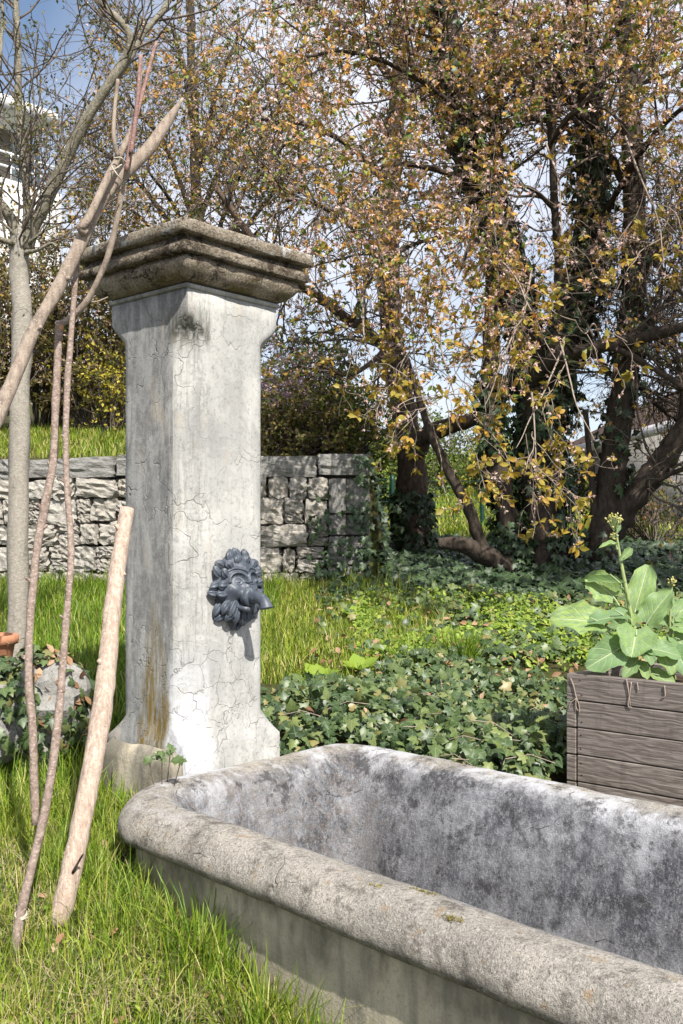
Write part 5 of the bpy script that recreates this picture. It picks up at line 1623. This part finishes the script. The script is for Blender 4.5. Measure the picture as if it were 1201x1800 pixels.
prism('wall', [s0, s1, s1 + nrm2 * 4, s0 + nrm2 * 4], 0.9, 3.12, M['plaster'], shed, off)
e0, e1 = s0 - dirv * 0.3 - nrm2 * 0.35, s1 + dirv * 0.3 - nrm2 * 0.35
prism('fascia', [e0, e1, e1 + nrm2 * 0.03, e0 + nrm2 * 0.03], 3.03, 3.22, M['fascia'], shed, off)
# rows of roof tiles climbing away from the eave
rowsN, colsN = 9, 30
Ld = np.linalg.norm(e1 - e0)
for rI in range(rowsN):
    for cI in range(colsN):
        p0 = e0 + dirv * (Ld * cI / colsN) + nrm2 * (0.05 + rI * 0.24)
        p1 = e0 + dirv * (Ld * (cI + 0.94) / colsN) + nrm2 * (0.05 + rI * 0.24)
        z0 = 3.215 + rI * 0.125
        V = np.array([[*p0, z0], [*p1, z0], [*(p1 + nrm2 * 0.28), z0 + 0.135], [*(p0 + nrm2 * 0.28), z0 + 0.135]])
        up = np.array([0, 0, 0.035])
        mid0 = (V[0] + V[1]) / 2 + up
        mid1 = (V[2] + V[3]) / 2 + up
        W_ = np.vstack([V, mid0, mid1]) - off
        fast('roof_tile', W_, [np.array([[0, 4, 5, 3], [4, 1, 2, 5]]), np.array([[0, 1, 4]])], M['tile'], shed)
q0, q1 = e0 + nrm2 * 0.06, e1 + nrm2 * 0.06
V = np.array([[*q0, 3.2], [*q1, 3.2], [*(q1 + nrm2 * 2.3), 4.36], [*(q0 + nrm2 * 2.3), 4.36]]) - off
fast('roof_deck', V, np.array([[0, 1, 2, 3]]), M['tile'], shed)

# ------------------------------------------------------------------ far white building at upper left
bld = thing('apartment_building', 'far white flat roofed building with railed terrace behind the young tree', 'building', (-12, 36, 3))
off = np.array(bld.location)
b0, b1 = np.array([-18.0, 31.0]), np.array([-10.75, 39.3])
bd = norm(b1 - b0)
bn = np.array([-bd[1], bd[0]])


def bz(px, py):
    """height where the pixel ray meets the facade"""
    dx = (px - 600.5) / F
    Y = (b0[0] - b0[1] * bd[0] / bd[1]) / (dx - bd[0] / bd[1])
    return EYE - (py - HZ) / F * Y


zT, zR0, zR1 = bz(40, 322), bz(40, 205), bz(40, 188)
prism('wall', [b0, b1, b1 + bn * 8, b0 + bn * 8], 2.0, zT, M['white'], bld, off)
i0, i1 = b0 + bn * 1.6, b1 + bn * 1.6 - bd * 1.0
prism('penthouse_wall', [i0, i1, i1 + bn * 5, i0 + bn * 5], zT, zR0, M['taupe'], bld, off)
for k in range(5):
    g0 = i0 + bd * (1.0 + k * 2.2) - bn * 0.03
    prism('window', [g0, g0 + bd * 1.3, g0 + bd * 1.3 + bn * 0.025, g0 + bn * 0.025], zT + 0.1, zR0 - 0.3, M['glass'], bld, off)
r0_, r1_ = b0 - bn * 0.2, b1 - bn * 0.2 - bd * 0.3
prism('flat_roof', [r0_, r1_, r1_ + bn * 7.5, r0_ + bn * 7.5], zR0, zR1 + 0.15, M['white'], bld, off)
for z in (0.45, 0.95):
    limb('handrail', [np.array([*b0, zT + z]) - off, np.array([*((b0 + b1) / 2), zT + z]) - off, np.array([*b1, zT + z]) - off], 0.04, 0.04, M['rail'], bld, 6, 6, rn=0)
for t in np.linspace(0.02, 0.98, 12):
    q = b0 + (b1 - b0) * t
    limb('rail_post', [np.array([*q, zT]) - off, np.array([*q, zT + 0.5]) - off, np.array([*q, zT + 1.0]) - off], 0.03, 0.03, M['rail'], bld, 4, 6, rn=0)

# ------------------------------------------------------------------ grass


def blades(name, base, h, w, bend, mat, label, az=None):
    n = len(base)
    az = R.uniform(0, 2 * math.pi, n) if az is None else az
    d = np.stack([np.cos(az), np.sin(az), 0 * az], 1)
    sd = np.stack([-np.sin(az), np.cos(az), 0 * az], 1)
    twist = R.uniform(-0.9, 0.9, n)[:, None]
    sd = norm(sd + d * twist)
    T = [0, 0.34, 0.7, 1.0]
    wf = [1.0, 0.85, 0.55, 0.0]
    V = np.zeros((n, 7, 3))
    for k, (t, f) in enumerate(zip(T, wf)):
        p = base + d * (bend * h * t ** 2)[:, None]
        p[:, 2] += h * t * (1 - 0.42 * np.minimum(bend, 1.2) * t)
        if k < 3:
            V[:, 2 * k] = p - sd * (w * f / 2)[:, None]
            V[:, 2 * k + 1] = p + sd * (w * f / 2)[:, None]
        else:
            V[:, 6] = p
    o = (np.arange(n) * 7)[:, None]
    Q = np.concatenate([o + np.array([[0, 1, 3, 2]]), o + np.array([[2, 3, 5, 4]])])
    Tt = o + np.array([[4, 5, 6]])
    g = fast(name, V.reshape(-1, 3), [Q, Tt], mat, None, True)
    tag(g, label, 'grass', None, 'stuff')
    return g


def in_trough(X, Y, m=0.0):
    u, v = loc_uv(X, Y)
    vs = v + 0.1 * (u - 0.27)
    a = (u > TU0 + 0.06 - m) & (u < TU1) & (np.abs(vs - TC) < TW - 0.07 + m)
    b = (np.abs(u) < 0.29) & (np.abs(v) < 0.29)
    return a | b


def sample(n, x0, x1, y0, y1, dens=None):
    X, Y = R.uniform(x0, x1, n), R.uniform(y0, y1, n)
    k = ~in_trough(X, Y)
    k &= np.abs(X / Y) < 0.56
    if dens is not None:
        k &= R.random(n) < dens(X, Y)
    X, Y = X[k], Y[k]
    return X, Y


def pix(X, Y, Z):
    return 600.5 + X / Y * F, HZ - (Z - EYE) / Y * F


def clump(X, Y, s, seed):
    return vnoise(np.stack([X, Y, 0 * X], 1), s, seed, 3)


# near lawn
X, Y = sample(92000, -2.4, 1.6, 2.2, 4.6, lambda X, Y: np.clip(0.75 + 0.9 * clump(X, Y, 3.0, 4), 0.12, 1))
u, v = loc_uv(X, Y)
k = v < 0.2
X, Y, u, v = X[k], Y[k], u[k], v[k]
tall = 0.45 * np.clip(1 - np.abs(v + 0.1 * (u - 0.27) + TW + 0.12) / 0.35, 0, 1) * (u > 0.2) + 0.9 * np.clip(1 - np.abs(u + 0.15) / 0.5, 0, 1) * (v > -0.9)
cl = clump(X, Y, 2.2, 9)
h = R.gamma(6, 1 / 6, len(X)) * (0.085 + 0.055 * cl + 0.10 * tall)
h = np.clip(h, 0.02, 0.42)
blades('grass', np.stack([X, Y, gz(X, Y) - 0.01], 1), h, R.uniform(0.0028, 0.0055, len(X)), R.uniform(0.1, 0.85, len(X)), M['grass'], 'sunlit spring grass in front of the trough')
X, Y = sample(24000, -2.4, 1.6, 2.2, 4.3)
u, v = loc_uv(X, Y)
k = (v < 0.2) & (R.random(len(X)) < np.clip(0.5 + 1.8 * clump(X, Y, 3.5, 58), 0.1, 1))
X, Y = X[k], Y[k]
blades('dry_grass', np.stack([X, Y, gz(X, Y) - 0.005], 1), R.uniform(0.04, 0.14, len(X)), R.uniform(0.002, 0.0035, len(X)), R.uniform(0.6, 1.7, len(X)), M['straw'], 'dry straw blades lying among the near grass')
# long blades against the trough side
X, Y = sample(14000, -1.2, 1.4, 2.4, 4.2)
u, v = loc_uv(X, Y)
v = v + 0.1 * (u - 0.27)
k = (v > -1.02) & (v < -TW + 0.08) & (u > 0.1) & (u < 2.6) & (R.random(len(X)) < np.clip(0.45 + 1.6 * clump(X, Y, 5, 14), 0, 1))
X, Y = X[k], Y[k]
blades('grass', np.stack([X, Y, gz(X, Y) - 0.01], 1), R.uniform(0.10, 0.30, len(X)), R.uniform(0.003, 0.006, len(X)), R.uniform(0.1, 0.7, len(X)), M['grass_lush'], 'taller green grass growing against the trough side')
X, Y = sample(5200, -1.5, 1.6, 2.35, 4.3, lambda X, Y: np.clip(0.3 + 1.6 * clump(X, Y, 4.0, 44), 0, 1))
u, v = loc_uv(X, Y)
k = v < 0.2
X, Y = X[k], Y[k]
pos = np.stack([X, Y, gz(X, Y) + R.uniform(0.0, 0.05, len(X))], 1)
V, Fc = scatter(SPOON, SPOONF, frames(np.array([0.1, -0.3, 0.9]) + 0.4 * R.normal(size=(len(X), 3)), R.normal(size=(len(X), 3))), pos, R.uniform(0.012, 0.028, len(X)))
tag(fast('clover', V, Fc, M['weed'], None), 'small clover leaves low in the near grass', 'ground cover', None, 'stuff')
X, Y = sample(260, -1.5, 1.6, 2.35, 4.3)
u, v = loc_uv(X, Y)
k = v < 0.2
X, Y = X[k], Y[k]
pos = np.stack([X, Y, gz(X, Y) + R.uniform(0.01, 0.05, len(X))], 1)
V, Fc = scatter(SPOON, SPOONF, frames(np.array([0.1, -0.3, 0.9]) + 0.5 * R.normal(size=(len(X), 3)), R.normal(size=(len(X), 3))), pos, R.uniform(0.02, 0.05, len(X)))
tag(fast('fallen_leaves', V, Fc, M['dead_leaf'], None), 'brown leaf scraps lying in the near grass', 'dead leaves', None, 'stuff')
# left lawn up to the wall
X, Y = sample(66000, -4.6, -0.55, 4.4, 9.75)
k = Y < wall_y(X) - 0.05
u, v = loc_uv(X, Y)
X, Y = X[k], Y[k]
h = R.gamma(6, 1 / 6, len(X)) * (0.12 + 0.05 * clump(X, Y, 1.6, 5))
blades('grass', np.stack([X, Y, gz(X, Y) - 0.01], 1), np.clip(h, 0.03, 0.4), R.uniform(0.005, 0.009, len(X)), R.uniform(0.1, 0.7, len(X)), M['grass_lush'], 'lush grass between the pillar and the rubble wall')
# lawn right of the pillar
X, Y = sample(34000, -0.75, 1.7, 6.0, 9.5, lambda X, Y: np.clip(1.2 - 1.3 * np.clip((X - 0.1 * (Y - 6.5) / 3 - 0.2) / 0.8, 0, 1.2) + 0.6 * clump(X, Y, 2.0, 8), 0.0, 1))
k = Y < wall_y(X) - 0.05
X, Y = X[k], Y[k]
k = (Y > 6.55 + 0.25 * clump(X, Y, 1.2, 33))
X, Y = X[k], Y[k]
h = R.gamma(6, 1 / 6, len(X)) * (0.095 + 0.06 * clump(X, Y, 1.6, 6))
blades('grass', np.stack([X, Y, gz(X, Y) - 0.01], 1), np.clip(h, 0.03, 0.4), R.uniform(0.005, 0.009, len(X)), R.uniform(0.1, 0.7, len(X)), M['grass'], 'sunlit grass patch right of the pillar before the ivy')
# grass on the bank
X, Y = R.uniform(-5.5, -1.2, 22000), R.uniform(9.9, 14.5, 22000)
k = (Y > wall_y(X) + 0.45) & (X < -1.25)
X, Y = X[k], Y[k]
blades('grass', np.stack([X, Y, gz(X, Y) - 0.01], 1), R.uniform(0.04, 0.16, len(X)), R.uniform(0.006, 0.012, len(X)), R.uniform(0.1, 0.9, len(X)), M['grass'], 'grass on the bank above the rubble wall')
# meadow behind the fence
X, Y = R.uniform(0.3, 5.5, 26000), R.uniform(13.5, 28, 26000)
blades('grass', np.stack([X, Y, gz(X, Y) - 0.01], 1), R.uniform(0.06, 0.3, len(X)), R.uniform(0.02, 0.035, len(X)), R.uniform(0.1, 0.7, len(X)), M['grass'], 'bright grass behind the trunks around the fence')

# ------------------------------------------------------------------ ivy
IV = np.array([[0, 0.34, 0.07], [0, 0.03, 0], [0.2, -0.13, -0.04], [0.5, 0.0, -0.1], [0.35, 0.26, -0.02], [0.58, 0.55, -0.13], [0.27, 0.6, -0.01], [0, 1.05, -0.12],
               [-0.27, 0.6, -0.01], [-0.58, 0.55, -0.13], [-0.35, 0.26, -0.02], [-0.5, 0.0, -0.1], [-0.2, -0.13, -0.04]])
IVF = np.array([[0, a, a + 1] for a in range(1, 12)] + [[0, 12, 1]])
IVUV = IV[:, :2].copy()
IV2 = np.array([[0, 0.32, 0.06], [0, 0.02, 0], [0.2, -0.12, -0.03], [0.4, 0.05, -0.08], [0.45, 0.28, -0.1], [0.36, 0.5, -0.07], [0.2, 0.75, -0.05], [0.02, 1.0, -0.16],
                [-0.2, 0.75, -0.05], [-0.36, 0.5, -0.07], [-0.45, 0.28, -0.1], [-0.4, 0.05, -0.08], [-0.2, -0.12, -0.03]])


def ivy_frames(n, nb, tipb, spread=0.4):
    nr = np.asarray(nb) + spread * R.normal(size=(n, 3))
    tp = np.asarray(tipb) + 0.9 * R.normal(size=(n, 3))
    return frames(nr, tp)


def ivy_stuff(name, pos, nb, tipb, lo, hi, mat, parent=None, spread=0.4, off=0):
    n = len(pos)
    h = n * 3 // 4
    Fr_ = ivy_frames(n, nb, tipb, spread)
    sc = lo + (hi - lo) * R.random(n) ** 1.3
    V, Fc = scatter(IV, IVF, Fr_[:h], (pos - off)[:h], sc[:h])
    V2, Fc2 = scatter(IV2, IVF, Fr_[h:], (pos - off)[h:], sc[h:] * 0.9)
    uv = np.concatenate([np.tile(IVUV, (h, 1)), np.tile(IV2[:, :2], (n - h, 1))])
    return fast(name, np.vstack([V, V2]), np.vstack([Fc, Fc2 + len(V)]), mat, parent, False, uv)


def ivy_mound(X, Y):
    u, v = loc_uv(X, Y)
    e = np.clip((v - 0.25) / 0.3, 0, 1) * np.clip((1.75 - v + 0.15 * u) / 0.5, 0, 1)
    return gz(X, Y) + e * (0.10 + 0.07 * clump(X, Y, 2.6, 61))


# the bed behind the trough: the nearest leaves one by one, the rest in one part
bed0 = from_uv(1.0, 1.2, 0.25)
bed = thing('ivy_bed', 'thick bed of glossy dark ivy between the trough and the grass', 'ivy', bed0)
off = np.array(bed.location)
n = 11500
uu, vv = R.uniform(-0.5, 2.2, n), R.uniform(0.3, 2.45, n)
X, Y = PX0 + uu * UV_U[0] + vv * UV_V[0], PD + uu * UV_U[1] + vv * UV_V[1]
k = ~((uu > PU - 0.03) & (uu < PU + PL) & (vv > PV - 0.03) & (vv < PV + PDEP)) & ~((uu > PU - 0.03) & (vv < PV + 0.05)) & (Y < 6.9 + 0.25 * clump(X, Y, 1.5, 71) + 0.25 * X) & (X > -0.62) & ~in_trough(X, Y, 0.05)
X, Y, vv = X[k], Y[k], vv[k]
lift = R.uniform(-0.09, 0.06, len(X)) + 0.035 * clump(X, Y, 7.0, 99)
pos = np.stack([X, Y, ivy_mound(X, Y) + 0.05 + lift], 1)
order = np.argsort(-(lift - 0.05 * (Y - 5)))
top300 = order[:300]
rest = order[300:5200]
rest = R.permutation(rest)
o = ivy_stuff('ivy_leaves', pos[rest], (0.1, -0.6, 0.75), (0, -0.8, -0.3), 0.028, 0.082, M['ivy'], bed, 0.6, off)
o['kind'] = 'stuff'
variants = []
for q in range(4):
    T = (IV2 if q == 3 else IV).copy()
    T[:, 2] += 0.05 * R.normal(size=len(T)) - 0.12 * np.abs(T[:, 0]) ** 1.5 * (q % 2)
    T[7, 2] -= 0.06 * q
    T[5, 0] *= 1 - 0.1 * (q == 2)
    T[9, 0] *= 1 - 0.1 * (q == 2)
    variants.append(T)
t_ivy = NT('ivy_leaf_single')
rndc = t_ivy.n('ObjectInfo').outputs['Random']
cI = t_ivy.ramp(rndc, [(0, (0.026, 0.05, 0.018)), (0.5, (0.06, 0.10, 0.034)), (0.85, (0.115, 0.158, 0.046)), (1, (0.18, 0.21, 0.06))])
uvx = t_ivy.tc('UV')
x_, y_, _z = t_ivy.xyz(uvx)
ax_ = t_ivy.math('ABSOLUTE', x_)
v0 = t_ivy.mr(ax_, 0.0, 0.035, 1, 0)
v1 = t_ivy.mr(t_ivy.math('ABSOLUTE', t_ivy.math('SUBTRACT', t_ivy.math('MULTIPLY', ax_, 0.55), t_ivy.math('SUBTRACT', y_, 0.2))), 0, 0.035, 1, 0)
cI = t_ivy.mix(t_ivy.math('MULTIPLY', t_ivy.math('MAXIMUM', v0, v1), 0.4), cI, (0.3, 0.36, 0.2))
M['ivy_single'] = t_ivy.done(cI, 0.44, spec=0.45, trans=0.12)
ivm = [fast('leaf', T, IVF, M['ivy_single'], None, False, IVUV, link_it=False) for T in variants]
Fr = ivy_frames(300, (0.1, -0.6, 0.75), (0, -0.8, -0.3), 0.5)
for q, idx in enumerate(top300):
    o = bpy.data.objects.new('leaf', ivm[q % 4])
    s_ = random.choice((random.uniform(0.035, 0.06), random.uniform(0.055, 0.088)))
    m4 = Matrix([[*Fr[q][0], 0], [*Fr[q][1], 0], [*Fr[q][2], 0], [0, 0, 0, 1]])
    o.matrix_basis = Matrix.Translation(Vector(pos[idx] - off + np.array([0, -0.01, 0.02]))) @ m4 @ Matrix.Diagonal((s_, s_, s_, 1))
    link(o, bed)
# runners sticking out of the bed
rp = []
for q in range(30):
    c = pos[order[q * 40]]
    d = norm(R.normal(size=3) * np.array([1, 1, 0.3]))
    rp.append(np.stack([c - d * 0.12, c + np.array([0, 0, 0.03]), c + d * 0.12]))
o = tubes('ivy_runners', np.array(rp) - off, np.full((30, 3), 0.0022), 5, M['twig_pale'], bed)
o['kind'] = 'stuff'

# ivy ground cover under the trees
n = 26000
X, Y = R.uniform(-0.2, 5.0, n), R.uniform(6.9, 14.0, n)
k = (np.abs(X / Y) < 0.5) & ((Y > 8.7) | (R.random(n) < 0.62)) & (R.random(n) < np.clip(0.3 + 1.0 * np.clip((X - 0.1 * (Y - 6.5) / 3 - 0.1) / 0.7, 0, 1) + 0.6 * (Y > 9) + 0.5 * clump(X, Y, 1.6, 91), 0, 1)) & ~((X < 0.3) & (Y > 9.4) & (Y < 13))
X, Y = X[k], Y[k]
pos = np.stack([X, Y, gz(X, Y) + R.uniform(0.01, 0.10, len(X)) + 0.05 * clump(X, Y, 2.5, 15)], 1)
nearm = Y < 9.0
tag(ivy_stuff('ivy_ground_cover', pos[nearm], (0.1, -0.5, 0.8), (0, -0.6, -0.2), 0.045, 0.085, M['ivy'], None, 0.4), 'sunlit ivy carpet creeping through the grass', 'ground cover', None, 'stuff')
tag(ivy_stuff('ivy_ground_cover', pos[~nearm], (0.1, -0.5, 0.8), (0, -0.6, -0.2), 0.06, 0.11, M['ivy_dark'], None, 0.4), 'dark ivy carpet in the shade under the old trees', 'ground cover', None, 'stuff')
# light green weeds in the sun
n = 30000
X, Y = R.uniform(0.1, 2.4, n), R.uniform(6.7, 9.0, n)
k = R.random(n) < np.clip(0.25 + 1.5 * clump(X, Y, 1.5, 17), 0, 0.9)
X, Y = X[k], Y[k]
pos = np.stack([X, Y, gz(X, Y) + R.uniform(0.01, 0.09, len(X))], 1)
V, Fc = scatter(SPOON, SPOONF, frames(np.array([0.1, -0.4, 0.8]) + 0.5 * R.normal(size=(len(X), 3)), R.normal(size=(len(X), 3))), pos, R.uniform(0.025, 0.06, len(X)))
tag(fast('weeds', V, Fc, M['weed'], None), 'bright green low weeds among the ivy right of the grass', 'ground cover', None, 'stuff')
# fallen leaves
n = 420
X, Y = R.uniform(-0.2, 2.6, n), R.uniform(5.4, 9.0, n)
k = ~in_trough(X, Y, 0.1)
X, Y = X[k], Y[k]
pos = np.stack([X, Y, ivy_mound(X, Y) + R.uniform(0.03, 0.09, len(X))], 1)
V, Fc = scatter(SPOON, SPOONF, frames(np.array([0, -0.4, 0.8]) + 0.5 * R.normal(size=(len(X), 3)), R.normal(size=(len(X), 3))), pos, R.uniform(0.04, 0.08, len(X)))
tag(fast('fallen_leaves', V, Fc, M['dead_leaf'], None), 'brown fallen leaves lying on the ivy', 'dead leaves', None, 'stuff')


def trunk_ivy(tree, path, r, n, lo, hi, t0, t1, mat, dens_seed):
    t = R.uniform(t0, t1, n) * (len(path) - 1)
    j = np.minimum(t.astype(int), len(path) - 2)
    c = path[j] + (path[j + 1] - path[j]) * (t - j)[:, None]
    a = R.uniform(0, 2 * math.pi, n)
    d = np.stack([np.cos(a), np.sin(a), 0 * a], 1)
    rad = np.interp(t, np.arange(len(r)), r) + R.uniform(0.0, 0.09, n)
    pos = c + d * rad[:, None]
    k = vnoise(pos, 2.5, dens_seed, 2) > -0.25
    pos, d = pos[k], d[k]
    off = np.array(tree.location)
    nr = d + np.array([0, 0, 0.45]) + 0.4 * R.normal(size=pos.shape)
    tp = np.array([0, 0, -1.0]) + 0.7 * R.normal(size=pos.shape)
    V, Fc = scatter(IV, IVF, frames(nr, tp), pos - off, R.uniform(lo, hi, len(pos)))
    o = fast('climbing_ivy', V, Fc, mat, tree, False, np.tile(IVUV, (len(pos), 1)))
    o['kind'] = 'stuff'


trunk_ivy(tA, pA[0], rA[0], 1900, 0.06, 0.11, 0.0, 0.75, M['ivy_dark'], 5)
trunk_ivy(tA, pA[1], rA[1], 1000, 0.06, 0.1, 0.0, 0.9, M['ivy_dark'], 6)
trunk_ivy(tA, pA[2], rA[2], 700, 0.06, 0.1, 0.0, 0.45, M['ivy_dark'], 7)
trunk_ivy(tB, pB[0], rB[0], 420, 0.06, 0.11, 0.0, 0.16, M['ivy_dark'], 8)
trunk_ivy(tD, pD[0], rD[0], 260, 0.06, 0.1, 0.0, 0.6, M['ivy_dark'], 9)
# ivy climbing the end of the wall
iw = thing('wall_ivy', 'ivy climbing the shaded right end of the rubble wall', 'ivy', (0.0, 9.4, 0.9))
off = np.array(iw.location)
n = 300
X, Z = R.uniform(-0.30, 0.28, n), R.uniform(0.85, 2.05, n)
k = R.random(n) < np.clip(0.9 - 0.55 * (Z - 0.85) + 0.5 * (X > 0.08) + 0.8 * clump(X, Z, 3, 19), 0, 1)
X, Z = X[k], Z[k]
pos = np.stack([X, wall_y(X) - R.uniform(0.06, 0.14, len(X)), Z], 1)
V, Fc = scatter(IV, IVF, frames(np.array([0, -1, 0.35]) + 0.4 * R.normal(size=pos.shape), np.array([0, 0, -1.0]) + 0.7 * R.normal(size=pos.shape)), pos - off, R.uniform(0.045, 0.085, len(X)))
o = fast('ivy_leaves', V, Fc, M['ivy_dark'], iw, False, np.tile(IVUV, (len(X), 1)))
o['kind'] = 'stuff'

# tufts and weeds one can point at


def tuft(name, label, px, py, Y, n, h, w, mat, spread=0.05, bend=(0.2, 0.9), group=None):
    c = P(px, py, Y)
    c[2] = float(gz(c[0], c[1])) - 0.01
    o = thing(name, label, 'grass tuft', c, 0, group)
    b = np.stack([R.normal(0, spread, n), R.normal(0, spread, n), np.zeros(n)], 1)
    az = np.arctan2(b[:, 1], b[:, 0]) + R.normal(0, 0.5, n)
    g = blades('blades', b, R.uniform(0.55, 1.0, n) * h, np.full(n, w) * R.uniform(0.7, 1.2, n), R.uniform(*bend, n), mat, None, az)
    del g['category']
    g.parent = o
    return o


tuft('grass_tuft', 'big upright tuft of fine grass in the middle of the weeds', 815, 1160, 7.0, 240, 0.34, 0.006, M['grass_lush'], 0.06)
tuft('grass_tuft', 'grass tuft beside the pale weeds right of the pillar', 730, 1170, 6.9, 140, 0.26, 0.006, M['grass_lush'], 0.07)
tuft('grass_tuft', 'long grass tuft growing at the foot of the trough corner', 345, 1590, 3.45, 150, 0.36, 0.006, M['grass_lush'], 0.07)
tuft('grass_tuft', 'grass tuft against the trough side at the bottom of the picture', 705, 1800, 2.85, 110, 0.27, 0.006, M['grass_lush'], 0.05)
tuft('grass_tuft', 'grass tuft with straw blades below the middle of the rim', 470, 1690, 3.18, 130, 0.32, 0.006, M['grass'], 0.08)


def rosette(name, label, px, py, Y, n, L, mat, group=None):
    c = P(px, py, Y)
    c[2] = float(gz(c[0], c[1]))
    o = thing(name, label, 'weed', c, 0, group)
    a = np.arange(n) * 2.4 + R.normal(0, 0.2, n)
    d = np.stack([np.cos(a), np.sin(a), R.uniform(0.5, 1.6, n)], 1)
    T = SPOON * np.array([1.25, 1, 1])
    for q in range(n):
        nr = np.array([[-d[q, 0] * 0.8, -d[q, 1] * 0.8 - 0.4, 1.0]])
        V, Fc = scatter(T, SPOONF, frames(nr, d[q:q + 1]), np.zeros((1, 3)), np.array([L * random.uniform(0.7, 1.1)]))
        fast('leaf', V, Fc, mat, o)
    return o


GW = 'pale green weeds in the grass right of the pillar'
for (lbl, px, py, Y) in (('pale green broad leaved weed in front of the ivy edge', 632, 1175, 6.75), ('pale green weed left of the grass tuft', 742, 1130, 7.4), ('pale green upright weed near the shaded ivy', 722, 1075, 8.1), ('pale green weed in the far grass by the wall', 628, 1075, 8.2), ('small pale green weed beside the pillar grass', 560, 1190, 6.6)):
    rosette('broad_leaf_weed', lbl, px, py, Y, 11, 0.17, M['weed'], GW)
sap = rosette('sprouting_seedling', 'small bramble seedling sprouting between pillar foot and trough corner', 285, 1375, 4.3, 3, 0.09, M['ivy'])
so = np.array(sap.location)
for (a, b, y) in ((300, 1320, 4.22), (262, 1335, 4.2), (318, 1338, 4.16), (285, 1330, 4.18)):
    tip = P(a, b, y) - so
    limb('stem', [np.zeros(3), tip * 0.5 + np.array([0, 0, 0.02]), tip], 0.003, 0.0018, M['twig'], sap, 8, 5)
    V, Fc = scatter(IV, IVF, ivy_frames(4, (0, -0.8, 0.5), (0, -0.5, 0.2), 0.4), np.repeat(tip[None], 4, 0) + 0.012 * R.normal(size=(4, 3)), R.uniform(0.022, 0.04, 4))
    for q in range(4):
        fast('leaf', V[q * 13:(q + 1) * 13], IVF, M['ivy'], sap, False, IVUV)

# ------------------------------------------------------------------ stone, pot and litter at the left edge
me = rock(0.44, 0.36, 0.46, 71, 6, 0.45, 0.0)
me.materials.append(M['coping'])
rk = bpy.data.objects.new('mossy_boulder', me)
rk.location = tuple(P(70, 1250, 5.2))
link(rk)
tag(rk, 'mossy boulder among ivy at the foot of the young tree', 'boulder')
me = rock(0.34, 0.3, 0.36, 72, 6, 0.45, 0.0)
me.materials.append(M['coping'])
rk2 = bpy.data.objects.new('mossy_boulder', me)
rk2.location = tuple(P(-6, 1270, 5.1))
link(rk2)
tag(rk2, 'pale boulder cut by the left picture edge', 'boulder')
ib = thing('ivy_clump', 'ivy and dead leaves over the boulders at the left edge', 'ivy', P(50, 1270, 5.0))
off = np.array(ib.location)
n = 900
d = norm(R.normal(size=(n, 3)) + np.array([0, -0.4, 0.5]))
c = np.where(R.random(n)[:, None] < 0.6, P(70, 1250, 5.2)[None], P(-6, 1270, 5.1)[None])
pos = c + d * np.array([0.24, 0.2, 0.26]) * R.uniform(0.95, 1.3, (n, 1))
k = vnoise(pos, 5, 12, 2) > -0.15
pos, d = pos[k], d[k]
V, Fc = scatter(IV, IVF, frames(d + 0.4 * R.normal(size=d.shape), np.array([0, -0.3, -1.0]) + 0.6 * R.normal(size=d.shape)), pos - off, R.uniform(0.035, 0.065, len(pos)))
o = fast('ivy_leaves', V, Fc, M['ivy'], ib, False, np.tile(IVUV, (len(pos), 1)))
o['kind'] = 'stuff'
n = 170
d = norm(R.normal(size=(n, 3)) + np.array([0, -0.5, 0.7]))
pos = P(75, 1240, 5.2) + d * np.array([0.25, 0.22, 0.27])
V, Fc = scatter(SPOON, SPOONF, frames(d + 0.5 * R.normal(size=d.shape), R.normal(size=d.shape)), pos - off, R.uniform(0.04, 0.075, n))
o = fast('dead_leaves', V, Fc, M['dead_leaf'], ib)
o['kind'] = 'stuff'
pot = thing('terracotta_pot', 'terracotta pot with dry stalks cut by the left picture edge', 'flower pot', P(-14, 1200, 5.35))
a = np.arange(28) * 2 * math.pi / 28
prof = [(0.085, -0.02), (0.1, 0.06), (0.115, 0.15), (0.118, 0.152), (0.134, 0.155), (0.136, 0.2), (0.124, 0.202), (0.112, 0.15), (0.05, 0.15)]
V = np.array([[r_ * np.cos(t), r_ * np.sin(t), z] for r_, z in prof for t in a])
i = np.arange(len(prof) - 1)[:, None] * 28
s = np.arange(28)[None]
fast('pot', V + np.array([0, 0, 0.05]), np.stack([i + s, i + (s + 1) % 28, i + 28 + (s + 1) % 28, i + 28 + s], -1).reshape(-1, 4), M['terracotta'], pot, True)
st = []
for q in range(26):
    b = np.array([R.normal(0, 0.04), R.normal(0, 0.04), 0.17])
    d = norm(np.array([R.normal(0, 0.6), R.normal(0, 0.6), 0.8]))
    st.append([b, b + d * 0.1, b + d * 0.17 + np.array([0, 0, -0.05])])
o = tubes('dry_stalks', np.array(st), np.full((26, 3), 0.002), 4, M['straw'], pot)
o['kind'] = 'stuff'

print('tris', sum(len(o.data.polygons) for o in bpy.data.objects if o.type == 'MESH'), 'objects', len(bpy.data.objects))
